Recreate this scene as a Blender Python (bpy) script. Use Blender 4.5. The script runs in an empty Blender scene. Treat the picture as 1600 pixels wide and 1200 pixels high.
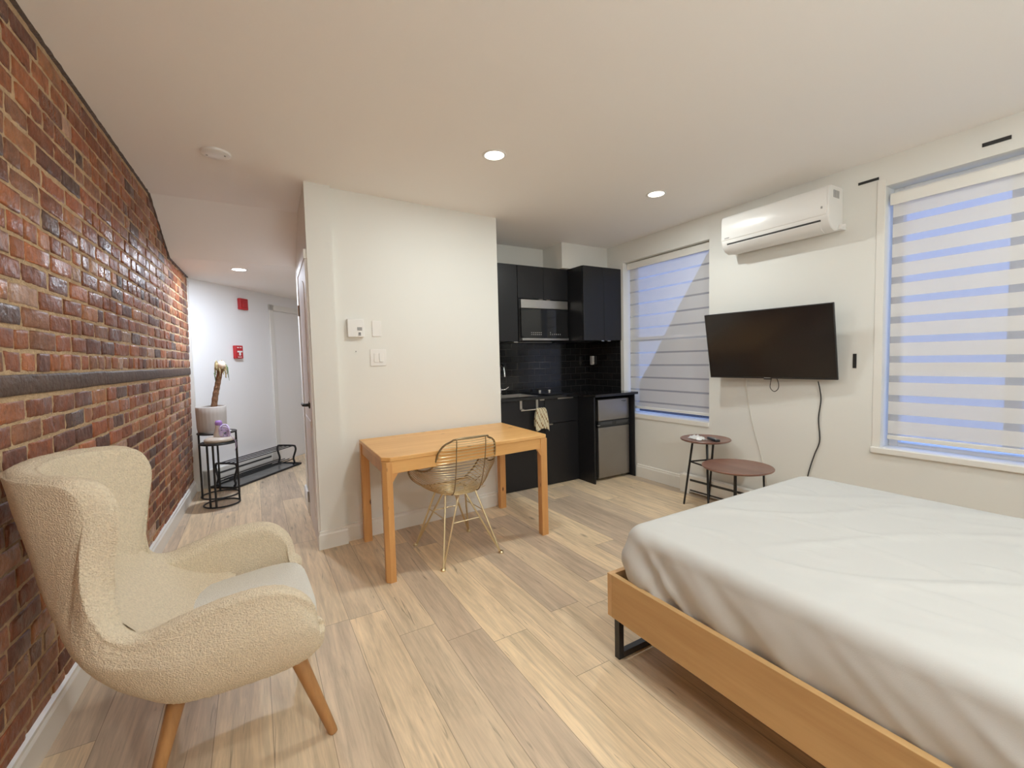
import bpy, bmesh, math, random
from mathutils import Vector, Matrix, noise, Euler

random.seed(7)
C = bpy.context.scene.collection
SC = bpy.context.scene
PI = math.pi

# ------------------------------------------------------------------ camera
def make_camera():
    yaw, pit, roll = 0.53064, 0.0572, -0.02505
    cy, sy, cp, sp = math.cos(yaw), math.sin(yaw), math.cos(pit), math.sin(pit)
    F = Vector((sy*cp, cy*cp, -sp)); R = Vector((cy, -sy, 0)); U = R.cross(F)
    c, s = math.cos(roll), math.sin(roll)
    R2 = c*R + s*U; U2 = -s*R + c*U
    cam = bpy.data.cameras.new('camera'); o = bpy.data.objects.new('camera', cam); C.objects.link(o)
    m = Matrix((R2, U2, -F)).transposed().to_4x4(); m.translation = (0, 0, 1.32)
    o.matrix_world = m
    cam.sensor_width = 36; cam.lens = 685.34/1600*36; cam.clip_start = .02; cam.clip_end = 200
    SC.camera = o
make_camera()

# ------------------------------------------------------------------ world, exposure
w = bpy.data.worlds.new('dusk'); SC.world = w; w.use_nodes = True
nt = w.node_tree; bg = nt.nodes['Background']
tc = nt.nodes.new('ShaderNodeTexCoord'); sp_ = nt.nodes.new('ShaderNodeSeparateXYZ')
rmp = nt.nodes.new('ShaderNodeValToRGB')
rmp.color_ramp.elements[0].position = .0; rmp.color_ramp.elements[0].color = (.20, .30, .60, 1)
rmp.color_ramp.elements[1].position = .6; rmp.color_ramp.elements[1].color = (.20, .36, .90, 1)
nt.links.new(tc.outputs['Generated'], sp_.inputs[0]); nt.links.new(sp_.outputs[2], rmp.inputs[0])
nt.links.new(rmp.outputs[0], bg.inputs[0]); bg.inputs[1].default_value = 2.4
SC.view_settings.view_transform = 'Standard'; SC.view_settings.look = 'None'
SC.view_settings.gamma = 1; SC.view_settings.use_curve_mapping = False
SC.view_settings.exposure = 0.0
MAIN_COL = (.94, 1.0, .985); HALL_COL = (.78, .87, 1.0)
MAIN_W = 11.5; REAR_W = 5.5; HALL_W = 25; FILL_W = 64
SC.cycles.max_bounces = 12; SC.cycles.diffuse_bounces = 9; SC.cycles.transparent_max_bounces = 12
SC.cycles.sample_clamp_indirect = 6

# ------------------------------------------------------------------ helpers
WM = {}
def wm(o):
    return (wm(o.parent) if o.parent else Matrix.Identity(4)) @ o.matrix_basis

class MB:
    def __init__(s): s.bm = bmesh.new()
    def poly(s, vs, fs):
        V = [s.bm.verts.new(v) for v in vs]
        for f in fs:
            try: s.bm.faces.new([V[i] for i in f])
            except ValueError: pass
        return V
    def box(s, lo, hi, M=None):
        x0,y0,z0 = lo; x1,y1,z1 = hi
        vs = [Vector(p) for p in ((x0,y0,z0),(x1,y0,z0),(x1,y1,z0),(x0,y1,z0),(x0,y0,z1),(x1,y0,z1),(x1,y1,z1),(x0,y1,z1))]
        if M: vs = [M @ v for v in vs]
        return s.poly(vs, ((0,3,2,1),(4,5,6,7),(0,1,5,4),(1,2,6,5),(2,3,7,6),(3,0,4,7)))
    def prism(s, pts, z0, z1):
        n = len(pts)
        vs = [(x,y,z0) for x,y in pts] + [(x,y,z1) for x,y in pts]
        return s.poly(vs, [tuple(reversed(range(n))), tuple(range(n,2*n))] + [(i,(i+1)%n,(i+1)%n+n,i+n) for i in range(n)])
    def extr(s, pts, axis, a, b):
        """closed outline in the two other axes, extruded along axis ('x' or 'y')"""
        n = len(pts)
        if axis == 'y': vs = [(p,a,q) for p,q in pts] + [(p,b,q) for p,q in pts]
        else: vs = [(a,p,q) for p,q in pts] + [(b,p,q) for p,q in pts]
        return s.poly(vs, [tuple(reversed(range(n))), tuple(range(n,2*n))] + [(i,(i+1)%n,(i+1)%n+n,i+n) for i in range(n)])
    def tube(s, pts, r, seg=8, closed=False, caps=True):
        pts = [Vector(p) for p in pts]; n = len(pts)
        rs = r if isinstance(r, (list, tuple)) else [r]*n
        rings = []; prev = None
        for i, p in enumerate(pts):
            if closed: t = (pts[(i+1)%n]-pts[i-1])
            else: t = pts[min(i+1,n-1)]-pts[max(i-1,0)]
            if t.length < 1e-9: t = Vector((0,0,1))
            t.normalize()
            if prev is None:
                a = Vector((0,0,1)) if abs(t.z) < .9 else Vector((1,0,0))
                u = t.cross(a).normalized()
            else:
                u = prev - t*prev.dot(t)
                u = u.normalized() if u.length > 1e-6 else t.orthogonal().normalized()
            prev = u; v = t.cross(u)
            rings.append([s.bm.verts.new(p + (u*math.cos(2*PI*k/seg)+v*math.sin(2*PI*k/seg))*rs[i]) for k in range(seg)])
        m = n if closed else n-1
        for i in range(m):
            A = rings[i]; B = rings[(i+1)%n]
            for k in range(seg):
                s.bm.faces.new((A[k],A[(k+1)%seg],B[(k+1)%seg],B[k]))
        if not closed and caps:
            s.bm.faces.new(list(reversed(rings[0]))); s.bm.faces.new(rings[-1])
    def lathe(s, prof, c=(0,0,0), seg=32, M=None):
        rings = []
        for r, z in prof:
            ring = []
            for k in range(seg if r > 1e-6 else 1):
                v = Vector((r*math.cos(2*PI*k/seg), r*math.sin(2*PI*k/seg), z))
                if M: v = M @ v
                ring.append(s.bm.verts.new(v+Vector(c)))
            rings.append(ring)
        for A, B in zip(rings, rings[1:]):
            for k in range(seg):
                a = A if len(A) > 1 else A*seg; b = B if len(B) > 1 else B*seg
                q = [a[k], a[(k+1)%seg], b[(k+1)%seg], b[k]]
                q = list(dict.fromkeys(q))
                if len(q) > 2:
                    try: s.bm.faces.new(q)
                    except ValueError: pass
    def grid(s, P, cu=False, cv=False):
        V = [[s.bm.verts.new(p) for p in row] for row in P]
        n, m = len(V), len(V[0])
        for i in range(n if cu else n-1):
            for j in range(m if cv else m-1):
                try: s.bm.faces.new((V[i][j], V[(i+1)%n][j], V[(i+1)%n][(j+1)%m], V[i][(j+1)%m]))
                except ValueError: pass
        return V
    def build(s, name, mat, parent=None, smooth=False, bevel=0, local=False, subsurf=0, seg=2, recalc=True):
        if recalc: bmesh.ops.recalc_face_normals(s.bm, faces=s.bm.faces)
        me = bpy.data.meshes.new(name); s.bm.to_mesh(me); s.bm.free()
        o = bpy.data.objects.new(name, me); C.objects.link(o)
        if parent is not None:
            o.parent = parent
            if not local: me.transform(wm(parent).inverted())
        elif not local:
            xs = [v.co for v in me.vertices]
            lo = Vector([min(v[i] for v in xs) for i in range(3)]); hi = Vector([max(v[i] for v in xs) for i in range(3)])
            c = Vector(((lo.x+hi.x)/2, (lo.y+hi.y)/2, lo.z))
            me.transform(Matrix.Translation(-c)); o.location = c
        if mat:
            for m_ in (mat if isinstance(mat, (list,tuple)) else [mat]): me.materials.append(m_)
        if bevel:
            b = o.modifiers.new('bevel','BEVEL'); b.width = bevel; b.segments = seg; b.limit_method = 'ANGLE'; b.angle_limit = R(35)
            b.harden_normals = False
        if subsurf:
            u = o.modifiers.new('sub','SUBSURF'); u.levels = subsurf; u.render_levels = subsurf
        if smooth:
            for p in me.polygons: p.use_smooth = True
        if smooth == 'auto' or (bevel and not smooth):
            for p in me.polygons: p.use_smooth = True
            me.set_sharp_from_angle(angle=R(40))
        return o
def R(d): return math.radians(d)
def thing(name, loc, label, cat, rz=0, group=None):
    o = bpy.data.objects.new(name, None); C.objects.link(o); o.empty_display_size = .1
    o.location = loc; o.rotation_euler = (0,0,rz); o['label'] = label; o['category'] = cat
    if group: o['group'] = group
    return o
def tag(o, label, cat, group=None, kind=None):
    o['label'] = label; o['category'] = cat
    if group: o['group'] = group
    if kind: o['kind'] = kind
    return o
def struct(o, label=None):
    o['kind'] = 'structure'
    if label: o['label'] = label
    return o
def circ(c, r, n=32, ax='z', a0=0, a1=2*PI):
    out = []
    for k in range(n):
        a = a0 + (a1-a0)*k/(n if abs(a1-a0-2*PI) < 1e-6 else n-1)
        if ax == 'z': out.append((c[0]+r*math.cos(a), c[1]+r*math.sin(a), c[2]))
        elif ax == 'x': out.append((c[0], c[1]+r*math.cos(a), c[2]+r*math.sin(a)))
        else: out.append((c[0]+r*math.cos(a), c[1], c[2]+r*math.sin(a)))
    return out
def cr(P, n):
    """Catmull-Rom through rows of tuples, n samples"""
    m = len(P); out = []
    for k in range(n):
        t = k/(n-1)*(m-1); i = min(int(t), m-2); f = t-i
        p0 = P[max(i-1,0)]; p1 = P[i]; p2 = P[i+1]; p3 = P[min(i+2,m-1)]
        out.append(tuple(.5*((2*b)+(c-a)*f+(2*a-5*b+4*c-d)*f*f+(-a+3*b-3*c+d)*f**3) for a,b,c,d in zip(p0,p1,p2,p3)))
    return out

# ------------------------------------------------------------------ materials
def mat(name, col, rough=.5, metal=0, bump=0, bscale=50, spec=.5, coat=0, var=0, vscale=3, emis=None, estr=0, detail=3):
    m = bpy.data.materials.new(name); m.use_nodes = True
    n = m.node_tree.nodes; l = m.node_tree.links; b = n['Principled BSDF']
    b.inputs['Base Color'].default_value = (*col, 1); b.inputs['Roughness'].default_value = rough
    b.inputs['Metallic'].default_value = metal; b.inputs['Specular IOR Level'].default_value = spec
    b.inputs['Coat Weight'].default_value = coat
    t = n.new('ShaderNodeTexCoord')
    nz = n.new('ShaderNodeTexNoise'); nz.inputs['Scale'].default_value = vscale; nz.inputs['Detail'].default_value = detail
    l.new(t.outputs['Object'], nz.inputs['Vector'])
    if var:
        mx = n.new('ShaderNodeMixRGB'); mx.blend_type = 'MULTIPLY'; mx.inputs[0].default_value = 1
        mx.inputs[1].default_value = (*col, 1)
        rp = n.new('ShaderNodeMapRange'); rp.inputs[3].default_value = 1-var; rp.inputs[4].default_value = 1+var
        l.new(nz.outputs[0], rp.inputs[0]); l.new(rp.outputs[0], mx.inputs[2]); l.new(mx.outputs[0], b.inputs['Base Color'])
    if bump:
        nb = n.new('ShaderNodeTexNoise'); nb.inputs['Scale'].default_value = bscale; nb.inputs['Detail'].default_value = 4
        l.new(t.outputs['Object'], nb.inputs['Vector'])
        bp = n.new('ShaderNodeBump'); bp.inputs['Strength'].default_value = bump; bp.inputs['Distance'].default_value = .01
        l.new(nb.outputs[0], bp.inputs['Height']); l.new(bp.outputs[0], b.inputs['Normal'])
    if emis:
        b.inputs['Emission Color'].default_value = (*emis, 1); b.inputs['Emission Strength'].default_value = estr
    return m

def wood(name, c1, c2, axis='y', scale=1., rough=.45, knots=False, ring=14, bump=.08, knotc=(.10,.03,.01)):
    m = bpy.data.materials.new(name); m.use_nodes = True
    n = m.node_tree.nodes; l = m.node_tree.links; b = n['Principled BSDF']
    t = n.new('ShaderNodeTexCoord'); mp = n.new('ShaderNodeMapping')
    st = {'x':(.08,1,1),'y':(1,.08,1),'z':(1,1,.08)}[axis]
    mp.inputs['Scale'].default_value = tuple(q*scale for q in st)
    l.new(t.outputs['Object'], mp.inputs[0])
    n1 = n.new('ShaderNodeTexNoise'); n1.inputs['Scale'].default_value = ring; n1.inputs['Detail'].default_value = 5; n1.inputs['Distortion'].default_value = .6
    n2 = n.new('ShaderNodeTexNoise'); n2.inputs['Scale'].default_value = 90; n2.inputs['Detail'].default_value = 3
    l.new(mp.outputs[0], n1.inputs['Vector']); l.new(mp.outputs[0], n2.inputs['Vector'])
    ad = n.new('ShaderNodeMath'); ad.operation = 'MULTIPLY_ADD'; ad.inputs[1].default_value = .35
    l.new(n2.outputs[0], ad.inputs[0]); l.new(n1.outputs[0], ad.inputs[2])
    cr_ = n.new('ShaderNodeValToRGB'); cr_.color_ramp.elements[0].position = .45; cr_.color_ramp.elements[0].color = (*c2,1)
    cr_.color_ramp.elements[1].position = .85; cr_.color_ramp.elements[1].color = (*c1,1)
    l.new(ad.outputs[0], cr_.inputs[0]); out = cr_.outputs[0]
    if knots:
        mk = n.new('ShaderNodeMapping'); mk.inputs['Scale'].default_value = {'x':(2.2,5,5),'y':(5,2.2,5),'z':(5,5,2.2)}[axis]
        l.new(t.outputs['Object'], mk.inputs[0])
        vo = n.new('ShaderNodeTexVoronoi'); vo.inputs['Scale'].default_value = 1.9; l.new(mk.outputs[0], vo.inputs['Vector'])
        kr = n.new('ShaderNodeValToRGB'); kr.color_ramp.elements[0].position = .05; kr.color_ramp.elements[0].color = (1,1,1,1)
        kr.color_ramp.elements[1].position = .11; kr.color_ramp.elements[1].color = (0,0,0,1)
        l.new(vo.outputs['Distance'], kr.inputs[0])
        mx = n.new('ShaderNodeMixRGB'); l.new(kr.outputs[0], mx.inputs[0]); l.new(out, mx.inputs[1]); mx.inputs[2].default_value = (*knotc,1)
        out = mx.outputs[0]
    l.new(out, b.inputs['Base Color']); b.inputs['Roughness'].default_value = rough
    bp = n.new('ShaderNodeBump'); bp.inputs['Strength'].default_value = bump; bp.inputs['Distance'].default_value = .005
    l.new(n2.outputs[0], bp.inputs['Height']); l.new(bp.outputs[0], b.inputs['Normal'])
    return m

def floor_mat():
    m = bpy.data.materials.new('laminate_planks'); m.use_nodes = True
    n = m.node_tree.nodes; l = m.node_tree.links; b = n['Principled BSDF']
    def math_(op, a, bb=None, c=None):
        q = n.new('ShaderNodeMath'); q.operation = op
        for i, v in enumerate((a, bb, c)):
            if v is None: continue
            if isinstance(v, (int, float)): q.inputs[i].default_value = v
            else: l.new(v, q.inputs[i])
        return q.outputs[0]
    t = n.new('ShaderNodeTexCoord'); s = n.new('ShaderNodeSeparateXYZ'); l.new(t.outputs['Object'], s.inputs[0])
    X = math_('DIVIDE', s.outputs[0], .182); row = math_('FLOOR', X); fx = math_('SUBTRACT', X, row)
    wn = n.new('ShaderNodeTexWhiteNoise'); wn.noise_dimensions = '1D'; l.new(row, wn.inputs['W'])
    Y = math_('ADD', math_('DIVIDE', s.outputs[1], 1.22), math_('MULTIPLY', wn.outputs[0], 7.3)); idx = math_('FLOOR', Y); fy = math_('SUBTRACT', Y, idx)
    cb = n.new('ShaderNodeCombineXYZ'); l.new(row, cb.inputs[0]); l.new(idx, cb.inputs[1])
    wr = n.new('ShaderNodeTexWhiteNoise'); wr.noise_dimensions = '3D'; l.new(cb.outputs[0], wr.inputs['Vector'])
    # grain, shifted per plank
    off = n.new('ShaderNodeVectorMath'); off.operation = 'MULTIPLY_ADD'; off.inputs[1].default_value = (13,17,5)
    l.new(wr.outputs['Color'], off.inputs[0]); l.new(t.outputs['Object'], off.inputs[2])
    mp = n.new('ShaderNodeMapping'); mp.inputs['Scale'].default_value = (1,.07,1); l.new(off.outputs[0], mp.inputs[0])
    g1 = n.new('ShaderNodeTexNoise'); g1.inputs['Scale'].default_value = 34; g1.inputs['Detail'].default_value = 8; g1.inputs['Distortion'].default_value = .7; g1.inputs['Roughness'].default_value = .62
    g2 = n.new('ShaderNodeTexNoise'); g2.inputs['Scale'].default_value = 160; g2.inputs['Detail'].default_value = 3
    l.new(mp.outputs[0], g1.inputs['Vector']); l.new(mp.outputs[0], g2.inputs['Vector'])
    mp2 = n.new('ShaderNodeMapping'); mp2.inputs['Scale'].default_value = (1,.22,1); l.new(off.outputs[0], mp2.inputs[0])
    g3 = n.new('ShaderNodeTexNoise'); g3.inputs['Scale'].default_value = 6; g3.inputs['Detail'].default_value = 3; l.new(mp2.outputs[0], g3.inputs['Vector'])
    base = n.new('ShaderNodeValToRGB'); e = base.color_ramp.elements
    e[0].position = 0; e[0].color = (.58,.455,.335,1); e[1].position = 1; e[1].color = (.86,.68,.455,1)
    for p, c in ((.22,(.67,.53,.385,1)),(.45,(.75,.595,.41,1)),(.7,(.82,.64,.43,1))):
        q = base.color_ramp.elements.new(p); q.color = c
    l.new(wr.outputs[0], base.inputs[0])
    gr = n.new('ShaderNodeMapRange'); gr.inputs[1].default_value = .3; gr.inputs[2].default_value = .72; gr.inputs[3].default_value = .66; gr.inputs[4].default_value = 1.16
    mixg = math_('MULTIPLY_ADD', g2.outputs[0], .22, math_('MULTIPLY', g1.outputs[0], .8)); l.new(mixg, gr.inputs[0])
    gr3 = n.new('ShaderNodeMapRange'); gr3.inputs[1].default_value = .3; gr3.inputs[2].default_value = .7; gr3.inputs[3].default_value = .90; gr3.inputs[4].default_value = 1.08
    l.new(g3.outputs[0], gr3.inputs[0])
    # fine dark cracks and small knots
    mp4 = n.new('ShaderNodeMapping'); mp4.inputs['Scale'].default_value = (1,.055,1); l.new(off.outputs[0], mp4.inputs[0])
    g4 = n.new('ShaderNodeTexNoise'); g4.inputs['Scale'].default_value = 48; g4.inputs['Detail'].default_value = 2; g4.inputs['Distortion'].default_value = 1.5; l.new(mp4.outputs[0], g4.inputs['Vector'])
    ck_ = n.new('ShaderNodeMapRange'); ck_.inputs[1].default_value = .66; ck_.inputs[2].default_value = .76; ck_.inputs[3].default_value = 1; ck_.inputs[4].default_value = .52; l.new(g4.outputs[0], ck_.inputs[0])
    mp5 = n.new('ShaderNodeMapping'); mp5.inputs['Scale'].default_value = (3.4,1.1,1); l.new(off.outputs[0], mp5.inputs[0])
    vk = n.new('ShaderNodeTexVoronoi'); vk.inputs['Scale'].default_value = 1.1; l.new(mp5.outputs[0], vk.inputs['Vector'])
    kk = n.new('ShaderNodeMapRange'); kk.inputs[1].default_value = .02; kk.inputs[2].default_value = .07; kk.inputs[3].default_value = .5; kk.inputs[4].default_value = 1; l.new(vk.outputs['Distance'], kk.inputs[0])
    tot = math_('MULTIPLY', math_('MULTIPLY', gr.outputs[0], gr3.outputs[0]), math_('MULTIPLY', ck_.outputs[0], kk.outputs[0]))
    mx = n.new('ShaderNodeMixRGB'); mx.blend_type = 'MULTIPLY'; mx.inputs[0].default_value = 1
    l.new(base.outputs[0], mx.inputs[1]); l.new(tot, mx.inputs[2])
    # seams
    sx = math_('LESS_THAN', math_('MINIMUM', fx, math_('SUBTRACT', 1, fx)), .007)
    sy = math_('LESS_THAN', math_('MINIMUM', fy, math_('SUBTRACT', 1, fy)), .0013)
    sm = math_('MAXIMUM', sx, sy)
    m2 = n.new('ShaderNodeMixRGB'); l.new(math_('MULTIPLY', sm, .55), m2.inputs[0]); l.new(mx.outputs[0], m2.inputs[1]); m2.inputs[2].default_value = (.12,.075,.045,1)
    l.new(m2.outputs[0], b.inputs['Base Color']); b.inputs['Roughness'].default_value = .42; b.inputs['Specular IOR Level'].default_value = .35
    bp = n.new('ShaderNodeBump'); bp.inputs['Strength'].default_value = .12; bp.inputs['Distance'].default_value = .003
    l.new(math_('SUBTRACT', g2.outputs[0], sm), bp.inputs['Height']); l.new(bp.outputs[0], b.inputs['Normal'])
    return m

def brick_mat():
    m = bpy.data.materials.new('sealed_brick'); m.use_nodes = True
    n = m.node_tree.nodes; l = m.node_tree.links; b = n['Principled BSDF']
    at = n.new('ShaderNodeAttribute'); at.attribute_name = 'bcol'
    t = n.new('ShaderNodeTexCoord')
    nz = n.new('ShaderNodeTexNoise'); nz.inputs['Scale'].default_value = 22; nz.inputs['Detail'].default_value = 6; nz.inputs['Roughness'].default_value = .65
    l.new(t.outputs['Object'], nz.inputs['Vector'])
    mr = n.new('ShaderNodeMapRange'); mr.inputs[1].default_value = .28; mr.inputs[2].default_value = .72; mr.inputs[3].default_value = .62; mr.inputs[4].default_value = 1.35
    l.new(nz.outputs[0], mr.inputs[0])
    mx = n.new('ShaderNodeMixRGB'); mx.blend_type = 'MULTIPLY'; mx.inputs[0].default_value = 1
    l.new(at.outputs['Color'], mx.inputs[1]); l.new(mr.outputs[0], mx.inputs[2])
    # mortar smeared and chips
    n3 = n.new('ShaderNodeTexNoise'); n3.inputs['Scale'].default_value = 45; n3.inputs['Detail'].default_value = 4; l.new(t.outputs['Object'], n3.inputs['Vector'])
    cr_ = n.new('ShaderNodeValToRGB'); cr_.color_ramp.elements[0].position = .66; cr_.color_ramp.elements[0].color = (0,0,0,1); cr_.color_ramp.elements[1].position = .75; cr_.color_ramp.elements[1].color = (.6,.6,.6,1)
    l.new(n3.outputs[0], cr_.inputs[0])
    m3 = n.new('ShaderNodeMixRGB'); l.new(cr_.outputs[0], m3.inputs[0]); l.new(mx.outputs[0], m3.inputs[1]); m3.inputs[2].default_value = (.33,.20,.11,1)
    l.new(m3.outputs[0], b.inputs['Base Color']); b.inputs['Specular IOR Level'].default_value = .42
    nr = n.new('ShaderNodeTexNoise'); nr.inputs['Scale'].default_value = 7; nr.inputs['Detail'].default_value = 4; l.new(t.outputs['Object'], nr.inputs['Vector'])
    rr = n.new('ShaderNodeMapRange'); rr.inputs[1].default_value = .35; rr.inputs[2].default_value = .65; rr.inputs[3].default_value = .26; rr.inputs[4].default_value = .62; l.new(nr.outputs[0], rr.inputs[0]); l.new(rr.outputs[0], b.inputs['Roughness'])
    n2 = n.new('ShaderNodeTexNoise'); n2.inputs['Scale'].default_value = 30; n2.inputs['Detail'].default_value = 6; l.new(t.outputs['Object'], n2.inputs['Vector'])
    bp = n.new('ShaderNodeBump'); bp.inputs['Strength'].default_value = .8; bp.inputs['Distance'].default_value = .012
    l.new(n2.outputs[0], bp.inputs['Height']); l.new(bp.outputs[0], b.inputs['Normal'])
    return m

def blind_mat(name, z0, pitch, sheer, solid_t=.1):
    m = bpy.data.materials.new(name); m.use_nodes = True
    n = m.node_tree.nodes; l = m.node_tree.links; n.remove(n['Principled BSDF']); out = n['Material Output']
    t = n.new('ShaderNodeTexCoord'); s = n.new('ShaderNodeSeparateXYZ'); l.new(t.outputs['Object'], s.inputs[0])
    a = n.new('ShaderNodeMath'); a.operation = 'SUBTRACT'; l.new(s.outputs[2], a.inputs[0]); a.inputs[1].default_value = z0
    d = n.new('ShaderNodeMath'); d.operation = 'DIVIDE'; l.new(a.outputs[0], d.inputs[0]); d.inputs[1].default_value = pitch
    f = n.new('ShaderNodeMath'); f.operation = 'FRACT'; l.new(d.outputs[0], f.inputs[0])
    c = n.new('ShaderNodeMath'); c.operation = 'LESS_THAN'; l.new(f.outputs[0], c.inputs[0]); c.inputs[1].default_value = sheer
    df = n.new('ShaderNodeBsdfDiffuse'); df.inputs[0].default_value = (.80,.78,.72,1)
    tr = n.new('ShaderNodeBsdfTranslucent'); tr.inputs[0].default_value = (.8,.78,.76,1)
    m1 = n.new('ShaderNodeMixShader'); m1.inputs[0].default_value = .12; l.new(df.outputs[0], m1.inputs[1]); l.new(tr.outputs[0], m1.inputs[2])
    t0 = n.new('ShaderNodeBsdfTransparent'); m0 = n.new('ShaderNodeMixShader'); m0.inputs[0].default_value = solid_t
    l.new(m1.outputs[0], m0.inputs[1]); l.new(t0.outputs[0], m0.inputs[2]); m1 = m0
    tp = n.new('ShaderNodeBsdfTransparent'); tp.inputs[0].default_value = (.85,.87,.92,1)
    d2 = n.new('ShaderNodeBsdfDiffuse'); d2.inputs[0].default_value = (.55,.54,.52,1)
    m2 = n.new('ShaderNodeMixShader'); m2.inputs[0].default_value = .42; l.new(d2.outputs[0], m2.inputs[1]); l.new(tp.outputs[0], m2.inputs[2])
    m3 = n.new('ShaderNodeMixShader'); l.new(c.outputs[0], m3.inputs[0]); l.new(m1.outputs[0], m3.inputs[1]); l.new(m2.outputs[0], m3.inputs[2])
    l.new(m3.outputs[0], out.inputs[0])
    return m

def glass_mat(name, col=(1,1,1), rough=.0, alpha=.85):
    m = bpy.data.materials.new(name); m.use_nodes = True
    n = m.node_tree.nodes; l = m.node_tree.links; n.remove(n['Principled BSDF']); out = n['Material Output']
    tp = n.new('ShaderNodeBsdfTransparent'); tp.inputs[0].default_value = (*col,1)
    gl = n.new('ShaderNodeBsdfGlossy'); gl.inputs['Roughness'].default_value = rough
    mx = n.new('ShaderNodeMixShader'); mx.inputs[0].default_value = 1-alpha
    l.new(tp.outputs[0], mx.inputs[1]); l.new(gl.outputs[0], mx.inputs[2]); l.new(mx.outputs[0], out.inputs[0])
    return m

def tile_mat():
    m = bpy.data.materials.new('black_subway_tile'); m.use_nodes = True
    n = m.node_tree.nodes; l = m.node_tree.links; b = n['Principled BSDF']
    t = n.new('ShaderNodeTexCoord'); s = n.new('ShaderNodeSeparateXYZ'); l.new(t.outputs['Object'], s.inputs[0])
    ad = n.new('ShaderNodeMath'); ad.operation = 'ADD'; l.new(s.outputs[0], ad.inputs[0]); l.new(s.outputs[1], ad.inputs[1])
    cb = n.new('ShaderNodeCombineXYZ'); l.new(ad.outputs[0], cb.inputs[0]); l.new(s.outputs[2], cb.inputs[1])
    br = n.new('ShaderNodeTexBrick'); l.new(cb.outputs[0], br.inputs['Vector'])
    br.inputs['Scale'].default_value = 1; br.inputs['Brick Width'].default_value = .15; br.inputs['Row Height'].default_value = .075; br.inputs['Mortar Size'].default_value = .0016
    br.inputs['Color1'].default_value = (.010,.010,.011,1); br.inputs['Color2'].default_value = (.014,.014,.015,1); br.inputs['Mortar'].default_value = (.055,.05,.045,1)
    l.new(br.outputs[0], b.inputs['Base Color']); b.inputs['Roughness'].default_value = .12
    bp = n.new('ShaderNodeBump'); bp.inputs['Strength'].default_value = .4; bp.inputs['Distance'].default_value = .002; bp.invert = True
    l.new(br.outputs['Fac'], bp.inputs['Height']); l.new(bp.outputs[0], b.inputs['Normal'])
    return m

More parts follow.
